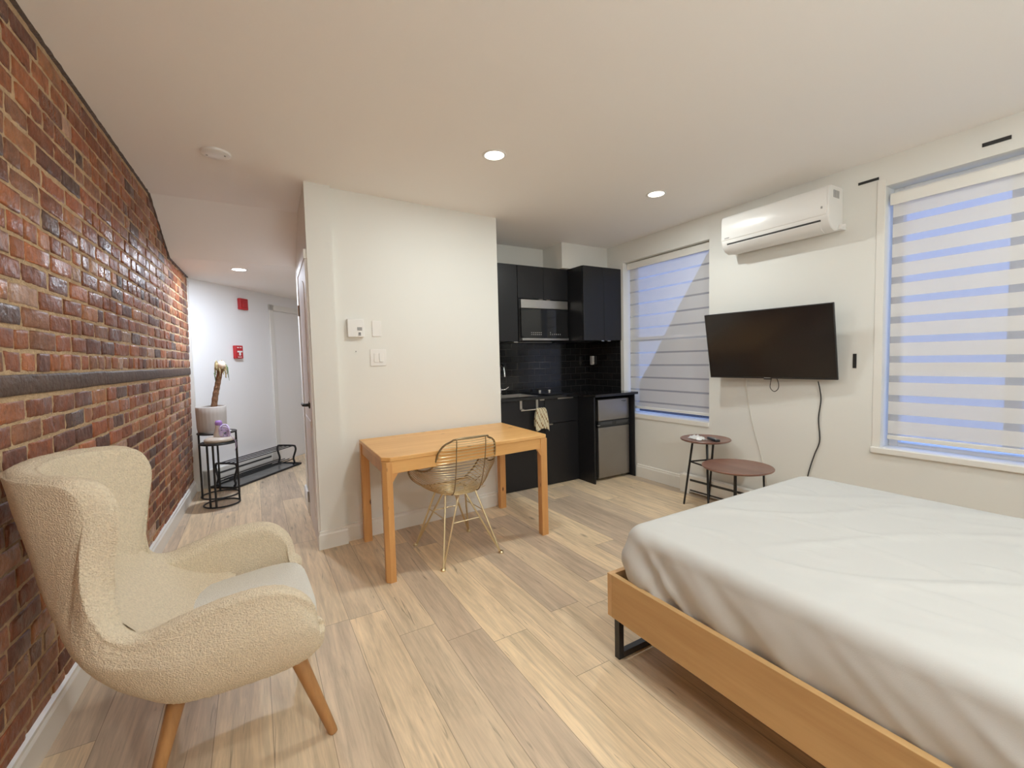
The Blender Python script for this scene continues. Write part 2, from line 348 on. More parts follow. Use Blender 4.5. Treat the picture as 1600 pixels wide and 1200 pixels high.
M = dict(
 wall=mat('wall_paint', (.785,.785,.75), .6, bump=.03, bscale=120, spec=.3),
 hallwall=mat('hall_wall_paint', (.86,.86,.87), .6, bump=.03, bscale=120, spec=.3),
 ceil=mat('ceiling_paint', (.92,.90,.88), .75, bump=.02, bscale=90, spec=.2),
 trim=mat('trim_paint', (.82,.81,.77), .35),
 door=mat('door_paint', (.87,.86,.85), .55, spec=.25),
 brick=brick_mat(),
 mortar=mat('mortar', (.52,.37,.22), .8, bump=.9, bscale=90, var=.35, vscale=30),
 timber=mat('old_timber', (.085,.05,.035), .55, bump=.9, bscale=40, var=.5, vscale=12),
 floor=floor_mat(),
 pine=wood('pine', (.80,.47,.18), (.68,.36,.12), 'x', 1, .38, True),
 pinez=wood('pine_upright', (.68,.36,.13), (.55,.26,.085), 'z', 1, .38, True),
 oak=wood('bed_oak', (.60,.385,.175), (.50,.30,.125), 'y', .8, .5),
 oakx=wood('bed_oak_end', (.66,.43,.22), (.57,.35,.165), 'x', .8, .5),
 walnut=wood('walnut', (.27,.14,.105), (.18,.088,.066), 'y', .9, .32, ring=10),
 legwood=wood('leg_wood', (.42,.21,.075), (.30,.14,.05), 'z', 1.2, .4, ring=20),
 black=mat('black_metal', (.012,.012,.013), .45),
 bedblack=mat('bed_leg_metal', (.016,.016,.018), .38),
 cab=mat('cabinet_black', (.012,.012,.014), .36, spec=.4),
 counter=mat('black_worktop', (.010,.010,.011), .10, var=.3, vscale=60),
 tile=tile_mat(),
 steel=mat('brushed_steel', (.50,.48,.45), .34, 1, var=.08, vscale=20),
 fridge=mat('fridge_steel', (.33,.31,.29), .36, .85, var=.05, vscale=8),
 chrome=mat('chrome', (.80,.80,.80), .12, 1),
 blackglass=mat('black_glass', (.012,.012,.013), .06),
 screen=mat('tv_screen', (.014,.012,.012), .16),
 plastic=mat('white_plastic', (.82,.81,.79), .28),
 plasticb=mat('black_plastic', (.02,.02,.021), .4),
 grey=mat('grey_mark', (.35,.34,.33), .5),
 dgrey=mat('dark_vent', (.06,.06,.06), .6),
 red=mat('red_plastic', (.50,.025,.03), .35),
 brass=mat('pale_brass', (.78,.66,.42), .28, 1),
 brassdark=mat('dark_brass', (.34,.27,.17), .34, 1),
 sheet=mat('white_sheet', (.585,.585,.57), .75, bump=.05, bscale=420, spec=.2),
 boucle=mat('boucle', (.84,.73,.56), .95, bump=.9, bscale=210, spec=.1, var=.22, vscale=130),
 boucle_lit=mat('boucle_seat_lit', (.82,.79,.72), .95, bump=.7, bscale=300, spec=.1, var=.10, vscale=150),  # paler seat boucle; light on the cushion is put into the colour
 pot=mat('pot_ceramic', (.60,.56,.52), .5),
 soil=mat('dry_soil', (.06,.04,.03), .9, bump=.6, bscale=80),
 trunk=mat('dry_trunk', (.26,.14,.075), .8, bump=.8, bscale=60, var=.4, vscale=25),
 straw=mat('dry_leaves', (.52,.42,.22), .8, var=.3, vscale=40),
 greenleaf=mat('faded_green', (.16,.26,.12), .7),
 cut=mat('pale_wax', (.88,.74,.62), .6),
 lilac=mat('lilac_ribbon', (.42,.24,.60), .5),
 lilac2=mat('pale_lilac', (.66,.55,.80), .5),
 beige=mat('beige_disc', (.62,.55,.46), .35),
 frost=mat('frosted_plastic', (.72,.68,.64), .2),
 towel=mat('towel_cloth', (.66,.60,.42), .9, bump=.3, bscale=90),
 towelline=mat('towel_stripe', (.28,.17,.08), .9),
 tray=mat('boot_tray_grey', (.26,.26,.255), .25, var=.3, vscale=9),
 wire=mat('white_cable', (.66,.64,.58), .5),
 brickdark=mat('dark_outside', (.05,.06,.09), .8),
 outwall=mat('outside_wall', (.13,.15,.22), .9, var=.3, vscale=2),
 glass=glass_mat('window_glass', (1,1,1), 0, .92),
)
def emit(name, col, s):
    m = bpy.data.materials.new(name); m.use_nodes = True
    b = m.node_tree.nodes['Principled BSDF']; b.inputs['Base Color'].default_value = (.9,.9,.9,1)
    b.inputs['Emission Color'].default_value = (*col,1); b.inputs['Emission Strength'].default_value = s
    return m
M['lampmain'] = emit('lamp_warm', (1,.93,.80), 9); M['lamphall'] = emit('lamp_cool', (.95,.97,1), 16)

# ------------------------------------------------------------------ the room
XW, H, HH, YB, Y0 = 3.58, 2.563, 2.25, 4.22, -1.4
def bx(y, z=0, off=0):   # brick face line
    return -.712 + .0275*(y-2) + .026*z + off

f = MB(); f.box((-1.3,Y0-.2,-.05),(4.2,10.6,0)); struct(f.build('floor', M['floor']), 'light tan laminate plank floor')
c = MB(); c.box((-1.0,Y0-.2,H),(XW+.3,4.05,H+.1)); struct(c.build('ceiling', M['ceil']), 'off-white main ceiling')
c = MB(); c.box((.60,4.05,H),(XW+.3,4.6,H+.1)); struct(c.build('ceiling_kitchen', M['ceil']))
c = MB(); c.extr([(4.05,H),(4.71,HH),(4.71,HH+.1),(4.15,H+.1),(4.05,H+.1)], 'x', -1.0, .60); struct(c.build('ceiling_slope', M['ceil']), 'sloping ceiling drop at the hall')
c = MB(); c.box((-1.0,4.71,HH),(4.2,10.6,HH+.1)); struct(c.build('ceiling_hall', M['ceil']), 'lower hall ceiling')

# partition block
p = MB(); p.prism([(.352,3.335),(.520,3.345),(.520,3.383),(1.905,3.455),(1.905,4.75),(.395,4.75)], 0, H)
struct(p.build('wall_middle', M['wall']), 'white partition wall behind the pine table')
k = MB(); k.box((1.905,YB,0),(XW+.2,YB+.2,H)); struct(k.build('wall_kitchen', M['wall']))
k = MB(); k.box((2.93,3.86,2.29),(XW,YB,H)); struct(k.build('wall_kitchen_chase', M['wall']), 'boxed-in chase above the tall wall cabinet')
k = MB(); k.box((-1.0,Y0-.2,0),(XW+.2,Y0,H)); struct(k.build('wall_back', M['wall']))
# window wall, with two openings
W1 = (2.54, 3.61, .665, 2.35); W2 = (.15, 1.262, .665, 2.375)
ww = MB(); d0, d1 = XW, XW+.22
def wbox(y0,y1,z0,z1): ww.box((d0,y0,z0),(d1,y1,z1))
wbox(Y0-.2,W2[0],0,H); wbox(W2[0],W2[1],0,W2[2]); wbox(W2[0],W2[1],W2[3],H); wbox(W2[1],W1[0],0,H)
wbox(W1[0],W1[1],0,W1[2]); wbox(W1[0],W1[1],W1[3],H); wbox(W1[1],YB+.2,0,H)
bmesh.ops.remove_doubles(ww.bm, verts=ww.bm.verts, dist=1e-5)
struct(ww.build('wall_right', M['wall']), 'white wall with two windows')
# hall: diagonal end wall and the hidden turn of the hall
E0 = Vector((-.585,5.68,0)); ED = Vector((.636,.772,0)).normalized(); EN = Vector((ED.y,-ED.x,0))   # EN faces the camera
def ew(s, o=0, z=0): q = E0 + ED*s + EN*o; return Vector((q.x, q.y, z))
def ebox(mb, s0, s1, o0, o1, z0, z1):
    pts = [ew(s0,o0), ew(s1,o0), ew(s1,o1), ew(s0,o1)]
    mb.prism([(q.x,q.y) for q in pts], z0, z1)
m_ = MB(); ebox(m_, -.35, 5.5, 0, -.15, 0, HH+.05); struct(m_.build('wall_hall_end', M['hallwall']), 'white end wall of the hall')
m_ = MB(); m_.box((1.905,4.6,0),(3.0,4.75,HH+.05)); struct(m_.build('wall_hall_side', M['hallwall']))
m_ = MB(); m_.box((2.9,4.75,0),(3.0,10.4,HH+.05)); struct(m_.build('wall_hall_far', M['hallwall']))

# ---- brick wall: real bricks in one mesh
def brick_wall():
    bm = bmesh.new(); lay = bm.loops.layers.float_color.new('bcol')
    PAL = [((.27,.085,.036),5),((.33,.115,.046),5),((.21,.070,.032),7),((.14,.055,.036),4),((.38,.16,.07),3),((.115,.062,.048),2),((.38,.23,.16),1),((.27,.115,.060),5)]
    cols = [c for c, n in PAL for _ in range(n)]
    ZT0, ZT1 = 1.236, 1.312
    rows = []; z = .004
    pitch = .0765
    while z < ZT0-.02: rows.append((z, min(z+pitch, ZT0))); z += pitch
    z = ZT1
    while z < H-.03: rows.append((z, z+pitch)); z += pitch
    ymin, ymax = Y0-.1, 5.735
    for ri, (za, zb) in enumerate(rows):
        header = (ri % 6 == 4)
        y = ymin - random.random()*.2
        while y < ymax:
            L = (.105 if header else random.choice([.215,.215,.205,.21,.105,.16])) + random.uniform(-.008,.008)
            j = random.uniform(.010,.019); y1 = y+L
            a, b = y+j/2, min(y1-j/2, ymax); q0 = za+random.uniform(.004,.0085); q1 = min(zb-random.uniform(.004,.0085), H-.007)
            if b-a > .03:
                col = Vector(random.choice(cols))*random.uniform(.8,1.2)
                dep = random.uniform(-.004,.006)
                rings = []
                dep = random.uniform(-.0025,.0025)
                for ins, dx in ((0,-.02),(.0,.0005+dep),(.004,.0036+dep),(.012,.0044+dep)):
                    ring = []
                    mids = [(a+ins,q0+ins),((a+b)/2,q0+ins*.8),(b-ins,q0+ins),(b-ins*.8,(q0+q1)/2),(b-ins,q1-ins),((a+b)/2,q1-ins*.8),(a+ins,q1-ins),(a+ins*.8,(q0+q1)/2)]
                    for (yy, zz) in mids:
                        yy += random.uniform(-.0042,.0042); zz += random.uniform(-.0036,.0036)
                        ring.append(bm.verts.new((bx(yy,zz,dx+random.uniform(-.0006,.0006)), yy, zz)))
                    rings.append(ring)
                fs = []
                for A, B in zip(rings, rings[1:]):
                    for k in range(8): fs.append(bm.faces.new((A[k],A[(k+1)%8],B[(k+1)%8],B[k])))
                ctr = bm.verts.new((bx((a+b)/2,(q0+q1)/2,.0046+dep), (a+b)/2, (q0+q1)/2))
                for k in range(8): fs.append(bm.faces.new((rings[-1][k], rings[-1][(k+1)%8], ctr)))
                for fc in fs:
                    fc.smooth = True
                    for lp in fc.loops: lp[lay] = (*col,1)
            y = y1
    bmesh.ops.recalc_face_normals(bm, faces=bm.faces)
    # mortar bed
    n0 = len(bm.faces)
    ny, nz = 330, 130
    V = []
    for i in range(ny+1):
        r_ = []
        for k in range(nz+1):
            yy = ymin+(ymax-ymin)*i/ny; zz = H*k/nz
            d = .003*noise.noise(Vector((yy*30, zz*30, 0)))+.002*noise.noise(Vector((yy*75, zz*75, 3)))
            r_.append(bm.verts.new((bx(yy,zz,d), yy, zz)))
        V.append(r_)
    for i in range(ny):
        for k in range(nz):
            fc = bm.faces.new((V[i][k],V[i+1][k],V[i+1][k+1],V[i][k+1])); fc.material_index = 1; fc.smooth = True
    # masonry body behind
    vs = [bm.verts.new((bx(yy,zz,dd), yy, zz)) for dd in (-.02,-.25) for yy in (ymin,ymax) for zz in (0,H)]
    for q in ((0,1,3,2),(4,6,7,5),(0,4,5,1),(2,3,7,6),(1,5,7,3),(0,2,6,4)):
        fc = bm.faces.new([vs[i] for i in q]); fc.material_index = 1
    # timber course
    r0 = None
    for i in range(120):
        yy = ymin+(ymax-ymin)*i/119
        up = .004*noise.noise(Vector((yy*4,0,0))); 
        ring = [bm.verts.new((bx(yy,zz,dx), yy, zz+up)) for dx, zz in ((-.02,ZT0+.003),(.006,ZT0+.004),(.010,ZT0+.012),(.011+.003*noise.noise(Vector((yy*9,5,0))),1.275),(.009,ZT1-.012),(.005,ZT1-.004),(-.02,ZT1-.003))]
        if r0:
            for k in range(6):
                fc = bm.faces.new((r0[k],ring[k],ring[k+1],r0[k+1])); fc.material_index = 2; fc.smooth = True
        r0 = ring
    me = bpy.data.meshes.new('wall_left'); bm.to_mesh(me); bm.free()
    for m in (M['brick'],M['mortar'],M['timber']): me.materials.append(m)
    o = bpy.data.objects.new('wall_left', me); C.objects.link(o)
    struct(o, 'exposed red brick wall with one dark timber course')
brick_wall()
# dark ragged strip painted as the shaded gap between brick and ceiling, with plaster edge
g = MB()
prev = None
for i in range(260):
    y = Y0+(5.66-Y0)*i/259; d = .0+.005*noise.noise(Vector((y*22,1,0)))
    zc_ = H if y < 4.05 else (H-(H-HH)*(y-4.05)/.66 if y < 4.71 else HH)
    ring = [g.bm.verts.new(q) for q in ((bx(y,zc_,-.02),y,zc_-.008+.003*noise.noise(Vector((y*30,7,0)))),(bx(y,zc_,.012+d),y,zc_-.006),(bx(y,zc_,.014+d),y,zc_+.001))]
    if prev:
        for k in range(2): g.bm.faces.new((prev[k],ring[k],ring[k+1],prev[k+1]))
    prev = ring
struct(g.build('trim_gap_shade', M['timber'], smooth=True))

# ---- baseboards
def bboard(name, pts, h=.135, t=.016, mt='trim', cap=True):
    """pts: polyline along the wall foot, board lies to the LEFT of travel"""
    m = MB(); P = [Vector((x,y,0)) for x,y in pts]
    def offs(t):
        out = []
        for i, p in enumerate(P):
            ns = []
            if i > 0: d = (P[i]-P[i-1]).normalized(); ns.append(Vector((-d.y,d.x,0)))
            if i < len(P)-1: d = (P[i+1]-P[i]).normalized(); ns.append(Vector((-d.y,d.x,0)))
            n = sum(ns, Vector())/len(ns); n = n/n.length; n = n/max(.4, n.dot(ns[0]))
            out.append(p+n*t)
        return out
    prof = [(0,0),(t,0),(t,h-.028),(t*.7,h-.018),(t*.7,h-.006),(0,h)]
    rows = [[Vector((q.x,q.y,z)) for q in offs(o)] for o, z in prof]
    V = m.grid(rows, cu=True)
    m.bm.faces.new([V[i][0] for i in range(len(prof))]); m.bm.faces.new([V[i][-1] for i in reversed(range(len(prof)))])
    return struct(m.build(name, M[mt]))
bboard('baseboard_left', [(bx(5.66)+.004,5.66),(bx(Y0)+.004,Y0)], .125, .024)
bboard('baseboard_middle', [(1.905,3.66),(1.905,3.455),(.520,3.383),(.520,3.345),(.352,3.335),(.3522,3.345)], .13, .016)
bboard('baseboard_right', [(XW,Y0),(XW,3.42)], .14, .016)
bboard('baseboard_back', [(-.75,Y0),(XW,Y0)], .14, .016)
# right wall of hall beyond the door
bboard('baseboard_hall', [(.372,4.22),(.39,4.75)], .13, .020)

# ---- hall: closed door in the partition's left side
def hall_side(y, off=0): return .352+(.395-.352)*(y-3.335)/(4.75-3.335)-off
cs = MB()
for (a,b,z0,z1) in ((4.135,4.20,0,2.10),(3.345,4.20,2.045,2.11)):
    cs.prism([(hall_side(a),a),(hall_side(a,.022),a),(hall_side(b,.022),b),(hall_side(b),b)], z0, z1)
struct(cs.build('trim_hall_door', M['trim'], bevel=.003))
def hslab(mb, a, b, z0, z1, o0, o1): mb.prism([(hall_side(a,o0),a),(hall_side(a,o1),a),(hall_side(b,o1),b),(hall_side(b,o0),b)], z0, z1)
dr = MB(); hslab(dr,3.352,4.13,.012,2.045,-.005,.016)
# raised panel moulding with an arched head
for zz in ((.18,.90),):
    hslab(dr,3.50,4.02,zz[0],zz[1],.014,.020)
arch = [(3.50,1.02),(4.02,1.02),(4.02,1.86)]+[(3.76+.26*math.cos(a), 1.86+.09*math.sin(a)) for a in [PI*k/10 for k in range(1,10)]]+[(3.50,1.86)]
av = [(hall_side(y,.014),y,z) for y,z in arch]+[(hall_side(y,.021),y,z) for y,z in arch]; n_ = len(arch)
dr.poly(av,[tuple(range(n_)),tuple(range(n_,2*n_))]+[(i,(i+1)%n_,(i+1)%n_+n_,i+n_) for i in range(n_)])
do = struct(dr.build('door_1', M['door'], bevel=.002), 'white panelled door in the hall wall beside the partition corner')
hd = MB(); yh, zh = 3.52, 1.02
hd.lathe([(0,0),(.026,0),(.026,.008),(.012,.012),(.010,.045),(0,.045)], (hall_side(yh,.016),yh,zh), 20, Matrix.Rotation(-PI/2,4,'Y'))
hd.tube([(hall_side(yh,.055),yh,zh),(hall_side(yh,.060),yh+.015,zh),(hall_side(yh+.13,.060),yh+.13,zh)], [.010,.011,.009], 10)
hd.build('door_handle', M['black'], do, smooth='auto')
for z in (.17,1.77):
    hg = MB(); hg.tube([(hall_side(4.135,.024),4.135,z-.045),(hall_side(4.135,.024),4.135,z+.045)],.008,8)
    hslab(hg,4.10,4.135,z-.045,z+.045,.014,.018)
    hg.build('hinge', M['steel'], do, smooth='auto')
# ---- hall: second door in the end wall
fr = MB()
S0 = 1.235
ebox(fr,S0,S0+.075,0,.022,0,2.115); ebox(fr,S0+.86,S0+.935,0,.022,0,2.115); ebox(fr,S0,S0+.935,0,.022,2.04,2.115)
struct(fr.build('trim_end_door', M['trim'], bevel=.003))
d2 = MB(); ebox(d2,S0+.078,S0+.857,-.05,.004,.01,2.037); struct(d2.build('door_2', M['door'], bevel=.002), 'plain white door at the end of the hall')
# hall end corner strip where brick meets plaster
cst = MB(); cst.box((bx(5.66,1.1)-.02,5.64,0),(bx(5.66,1.1)+.035,5.70,HH)); struct(cst.build('trim_brick_edge', M['trim']))

# ------------------------------------------------------------------ windows
def window(idx, y0, y1, z0, z1, blind_x, mid, meet):
    fr = MB(); xo = XW+.13
    t = .05
    fr.box((xo,y0,z0),(xo+.06,y0+t,z1)); fr.box((xo,y1-t,z0),(xo+.06,y1,z1))
    fr.box((xo,y0+t,z1-t),(xo+.06,y1-t,z1)); fr.box((xo,y0+t,z0),(xo+.06,y1-t,z0+.03))
    if mid: fr.box((xo+.005,mid-.035,z0+t),(xo+.055,mid+.035,z1-t))
    if meet: fr.box((xo+.01,y0+t,meet-.025),(xo+.05,y1-t,meet+.025))
    o = struct(fr.build('window_%d' % idx, M['trim'], bevel=.003), 'white framed window behind a striped blind')
    gl = MB(); gl.box((xo+.026,y0+t,z0+.03),(xo+.030,y1-t,z1-t)); gl.build('window_pane', M['glass'], o)
    return o
window(1, *W1, .06, None, 1.5); window(2, *W2, .06, .70, 1.20)
# casings and sills
c2 = MB()
for a,b,z0,z1 in ((W2[1],W2[1]+.045,.635,2.42),(W2[0]-.045,W2[0],.635,2.42)): c2.box((XW-.005,a,z0),(XW,b,z1))
struct(c2.build('trim_window_2', M['trim'], bevel=.006))
s2 = MB(); s2.box((XW-.022,W2[0]-.05,.628),(XW-.0005,W2[1]+.05,.669)); s2.box((XW-.0005,W2[0],.628),(XW+.13,W2[1]+.0,.669)); struct(s2.build('trim_sill_2', M['trim'], bevel=.006), 'white sill of the right window')
s1 = MB(); s1.box((XW-.010,W1[0]+.0,.645),(XW+.14,W1[1],.690)); struct(s1.build('trim_sill_1', M['trim'], bevel=.003), 'white sill of the left window')

def blind(label, y0, y1, ztop, zbot, x, pitch, sheer, vh, st=.1):
    t = thing('zebra_blind', (x, (y0+y1)/2, zbot), label, 'window blind')
    v = MB(); v.extr([(x-.035,ztop-vh),(x-.035,ztop-.01),(x-.025,ztop),(x+.045,ztop),(x+.045,ztop-.02),(x-.02,ztop-vh)], 'y', y0, y1)
    v.build('valance', M['trim'], t)
    z1 = ztop-vh+.01
    fm = blind_mat('zebra_fabric', z1 - zbot, pitch, sheer, st)
    fb = MB(); P = []
    for i in range(40):
        z = zbot+.02+(z1-zbot-.02)*i/39
        P.append([(x+.004*math.sin(k*.9+i*.1)*0.3, y0+.004+(y1-y0-.008)*k/11, z) for k in range(12)])
    fb.grid(P)
    so = fb.build('blind_fabric', fm, t)
    r = MB(); r.box((x-.008,y0+.002,zbot),(x+.010,y1-.002,zbot+.028)); r.build('bottom_rail', M['trim'], t, bevel=.004)
    return t
blind('cream striped roller blind on the window beside the mini fridge', 2.56, 3.595, 2.345, .735, XW+.085, .134, .13, .075, .2)
blind('cream striped roller blind on the window at the right edge beside the bed', .17, 1.245, 2.325, .722, XW+.055, .1285, .34, .075, .05)

# outside: a neighbour's wall with a slanting top, seen dimly through the blinds
ob = MB(); ob.extr([(1.95,-1),(1.95,3.3),(3.45,3.3),(4.015,2.72),(4.50,2.04),(5.04,1.20),(5.50,.60),(5.50,-1)], 'x', 5.6, 6.0)
tag(ob.build('neighbour_stairwall', M['brickdark']), 'dark slanting wall outside, seen dimly through the left blind', 'wall')

# ------------------------------------------------------------------ ceiling lights
def downlight(x, y, z, label, hall=False, group=None, power=None):
    t = thing('downlight', (x,y,z), label, 'ceiling light', group=group)
    r = MB(); r.lathe([(.058,-.001),(.060,-.004),(.071,-.005),(.075,-.002),(.075,.0)], (x,y,z), 32); r.build('trim_ring', M['plastic'], t, smooth=True)
    e = MB(); e.lathe([(0,-.004),(.059,-.002)], (x,y,z), 32); e.build('lens', M['lamphall' if hall else 'lampmain'], t)
    L = bpy.data.lights.new('downlight_lamp','AREA'); L.shape = 'DISK'; L.size = .11; L.energy = power or (HALL_W if hall else MAIN_W)
    L.color = HALL_COL if hall else MAIN_COL
    lo = bpy.data.objects.new('lamp', L); C.objects.link(lo); lo.parent = t; lo.location = (0,0,-.008)
    return t
downlight(1.33, 2.41, H, 'glowing recessed ceiling light left of the other main-room light')
downlight(2.745, 2.405, H, 'glowing recessed ceiling light nearer the air conditioner')
downlight(1.33, .45, H, 'recessed ceiling light above the bed foot, just out of view', power=REAR_W)
downlight(2.76, .40, H, 'recessed ceiling light above the bed pillow side, just out of view', power=REAR_W)
downlight(-.02, .40, H, 'recessed ceiling light over the brick side of the room, just out of view', power=5)
downlight(-.075, 5.04, HH, 'glowing recessed light in the hall ceiling', hall=True)
downlight(1.75, 6.15, HH, 'unseen recessed light added in the hidden turn of the hall', hall=True, power=5)  # unseen lamp added round the turn to brighten the hall
gl_ = thing('fill_globe', (1.0,-.95,H), 'unseen white globe added behind the viewer as fill light', 'added fill lamp')  # unseen globe lamp, added only to fill the room with light
q = MB(); q.tube([(1.0,-.95,H),(1.0,-.95,2.06)], .006, 8); q.lathe([(0,-.02),(.05,-.02),(.055,0)], (1.0,-.95,H), 20); q.build('stem', M['plastic'], gl_, smooth='auto')
q = MB(); q.lathe([(.11*math.sin(PI*k/16)*1.0+1e-7*(k in (0,16)), -.11*math.cos(PI*k/16)) for k in range(17)], (1.0,-.95,1.95), 28); q.build('globe', emit('fill_globe_glow', MAIN_COL, FILL_W/(4*PI*PI*.11**2)), gl_, smooth=True)
sm = thing('ceiling_cover_plate', (-.128,3.128,H), 'white round blank cover plate on the ceiling near the brick wall', 'cover plate')
q = MB(); q.lathe([(0,-.016),(.062,-.016),(.074,-.011),(.077,0)], (-.128,3.128,H), 36); q.build('plate', M['plastic'], sm, smooth='auto')
for dx in (-.045,.045):
    q = MB(); q.lathe([(0,-.0185),(.005,-.018),(.006,-.015)], (-.128+dx,3.128-dx*.3,H), 12); q.build('screw', M['grey'], sm)

# ------------------------------------------------------------------ kitchen
KY = 4.22
def cabinet(label, x0, x1, yf, z0, z1, doors, handles, group='black kitchen cabinets', nm='wall_cabinet', yb=KY):
    """doors: list of (x0,x1,z0,z1,kind)  handles: list of (door index, xa, xb, z, where)"""
    t = thing(nm, ((x0+x1)/2,(yf+yb)/2,z0), label, 'kitchen cabinet', group=group)
    b = MB()
    if nm == 'base_cabinet':   # open-topped carcass
        yb = KY-.014
        for lo,hi in (((x0,yf+.020,z0),(x0+.016,yb,z1)),((x1-.016,yf+.020,z0),(x1,yb,z1)),((x0+.016,yf+.020,z0),(x1-.016,yb,z0+.09)),((x0+.016,yb-.01,z0+.09),(x1-.016,yb,z1))): b.box(lo,hi)
    else: b.box((x0,yf+.020,z0),(x1,yb-.001,z1))
    b.build('body', M['cab'], t)
    ds = []
    for a,b_,c_,d_,kd in doors:
        m = MB(); m.box((a+.0015,yf,c_+.0015),(b_-.0015,yf+.019,d_-.0015)); ds.append(m.build(kd, M['cab'], t, bevel=.0015))
    for i,xa,xb,z,wh in handles:
        m = MB()
        if wh == 'bottom': m.extr([(yf-.016,z-.010),(yf-.013,z-.012),(yf+.012,z-.004),(yf+.012,z),(yf-.012,z-.002)], 'x', xa, xb)
        else: m.extr([(yf-.018,z+.002),(yf-.016,z-.012),(yf-.013,z-.012),(yf-.013,z),(yf+.012,z+.001),(yf+.012,z+.004)], 'x', xa, xb)
        m.build('handle', M['steel'], ds[i])
    return t
cabinet('tall black wall cabinet at the left, beside the partition', 1.93,2.380,3.90,1.497,2.287, [(1.93,2.380,1.497,2.287,'door')], [(0,2.315,2.365,1.497,'bottom')])
cabinet('short wide black wall cabinet above the microwave', 2.383,3.032,3.90,1.945,2.287, [(2.383,2.708,1.945,2.287,'door'),(2.708,3.032,1.945,2.287,'door')], [(0,2.64,2.685,1.947,'bottom'),(1,2.735,2.78,1.947,'bottom')])
cabinet('deep black wall cabinet with two doors over the mini fridge', 3.035,3.577,3.64,1.497,2.287, [(3.035,3.322,1.497,2.287,'door'),(3.322,3.577,1.497,2.287,'door')], [(0,3.27,3.305,1.497,'bottom'),(1,3.36,3.40,1.497,'bottom')])
# microwave
mw = thing('microwave', (2.71,4.05,1.50), 'black over-range microwave with a steel top band under the short cabinet', 'microwave')
b = MB(); b.box((2.40,3.915,1.505),(3.028,4.215,1.942)); b.build('body', M['plasticb'], mw)
b = MB(); b.box((2.412,3.888,1.535),(3.018,3.914,1.842)); dm = b.build('door', M['blackglass'], mw, bevel=.003)
b = MB(); b.box((2.412,3.884,1.845),(3.018,3.914,1.935)); b.build('top_band', M['steel'], mw, bevel=.003)
b = MB(); b.box((2.416,3.880,1.508),(3.022,3.914,1.532)); b.build('bottom_strip', M['steel'], mw, bevel=.003)
b = MB()
for i in range(6):
    for j in range(2):
        x = 2.53+i*.024; z = 1.567+j*.020; b.box((x,3.886,z),(x+.013,3.8885,z+.007))
        if j == 0 or i == 0: x = 2.775+i*.026; b.box((x,3.886,z),(x+.006,3.8885,z+.012))
b.build('button_marks', M['grey'], dm)
# splash tiles
ts = MB(); ts.box((1.905,KY-.012,.90),(XW,KY,1.497)); ts.box((XW-.012,3.655,.90),(XW,KY-.012,1.497))
struct(ts.build('trim_backsplash', M['tile']), 'glossy black tiled splashback')
# base units
ZC = .932
cabinet('black base cabinet under the sink with a towel rail hooked over its door', 1.925,2.540,3.685,0,.905, [(1.925,2.540,.012,.903,'door')], [(0,2.475,2.53,.903,'top')], nm='base_cabinet')
cabinet('black base cabinet with a drawer, between the sink cabinet and the fridge panel', 2.543,2.975,3.685,0,.905, [(2.543,2.975,.645,.903,'drawer'),(2.543,2.975,.012,.642,'door')], [(0,2.70,2.90,.903,'top'),(1,2.585,2.63,.642,'top')], nm='base_cabinet')
sd = MB(); sd.box((2.98,3.435,0),(2.998,KY,.905)); tag(sd.build('side_panel', M['cab'], bevel=.001), 'black floor-standing panel at the left of the mini fridge', 'panel')
sd = MB(); sd.box((3.548,3.435,0.),(3.563,KY-.02,.905)); tag(sd.build('side_panel', M['cab'], bevel=.001), 'black floor-standing panel between the mini fridge and the window wall', 'panel')
# worktop with sink hole
wt = MB()
sx0,sx1,sy0,sy1 = 1.99,2.50,3.76,4.10
wt.box((1.908,3.66,.906),(sx0,KY-.013,ZC)); wt.box((sx0,3.66,.906),(sx1,sy0,ZC)); wt.box((sx0,sy1,.906),(sx1,KY-.013,ZC)); wt.box((sx1,3.66,.906),(2.97,KY-.013,ZC))
wt.box((2.97,3.40,.906),(XW-.002,KY-.013,ZC))
tag(wt.build('worktop', M['counter']), 'glossy black stepped worktop over the cabinets and fridge', 'worktop')
sk = thing('sink', (2.245,3.93,ZC), 'stainless steel sink set in the black worktop behind the partition edge', 'sink')
q = MB()
def rect(x0,x1,y0,y1,z): return [(x0,y0,z),(x1,y0,z),(x1,y1,z),(x0,y1,z)]
q.grid([rect(sx0-.012,sx1+.012,sy0-.012,sy1+.012,ZC+.002), rect(sx0+.012,sx1-.012,sy0+.012,sy1-.012,ZC+.003), rect(sx0+.02,sx1-.02,sy0+.02,sy1-.02,ZC-.16)], cv=True)
q.poly(rect(sx0+.02,sx1-.02,sy0+.02,sy1-.02,ZC-.16), [(0,1,2,3)])
q.build('basin', M['steel'], sk)
q = MB(); q.lathe([(0,.002),(.03,.002),(.034,0)], (2.245,3.93,ZC-.159), 20); q.build('drain', M['chrome'], sk)
fc = thing('faucet', (2.285,4.155,ZC), 'chrome kitchen tap partly hidden by the partition edge', 'tap')
q = MB(); q.lathe([(0,0),(.026,0),(.026,.012),(.017,.02),(.017,.07),(.013,.08),(0,.08)], (2.285,4.155,ZC), 20)
q.tube([(2.285,4.155,ZC+.07),(2.285,4.155,ZC+.24),(2.285,4.14,ZC+.30),(2.285,4.10,ZC+.325),(2.285,4.06,ZC+.30),(2.285,4.045,ZC+.24),(2.285,4.045,ZC+.20)], .0105, 12); q.build('spout', M['chrome'], fc, smooth='auto')
q = MB(); q.tube([(2.30,4.155,ZC+.055),(2.345,4.14,ZC+.058),(2.375,4.12,ZC+.085)], [.010,.008,.006], 10); q.build('lever', M['chrome'], fc, smooth='auto')
ck = thing('cooktop', (2.80,3.95,ZC), 'small black glass cooktop set on the worktop below the microwave', 'cooktop')
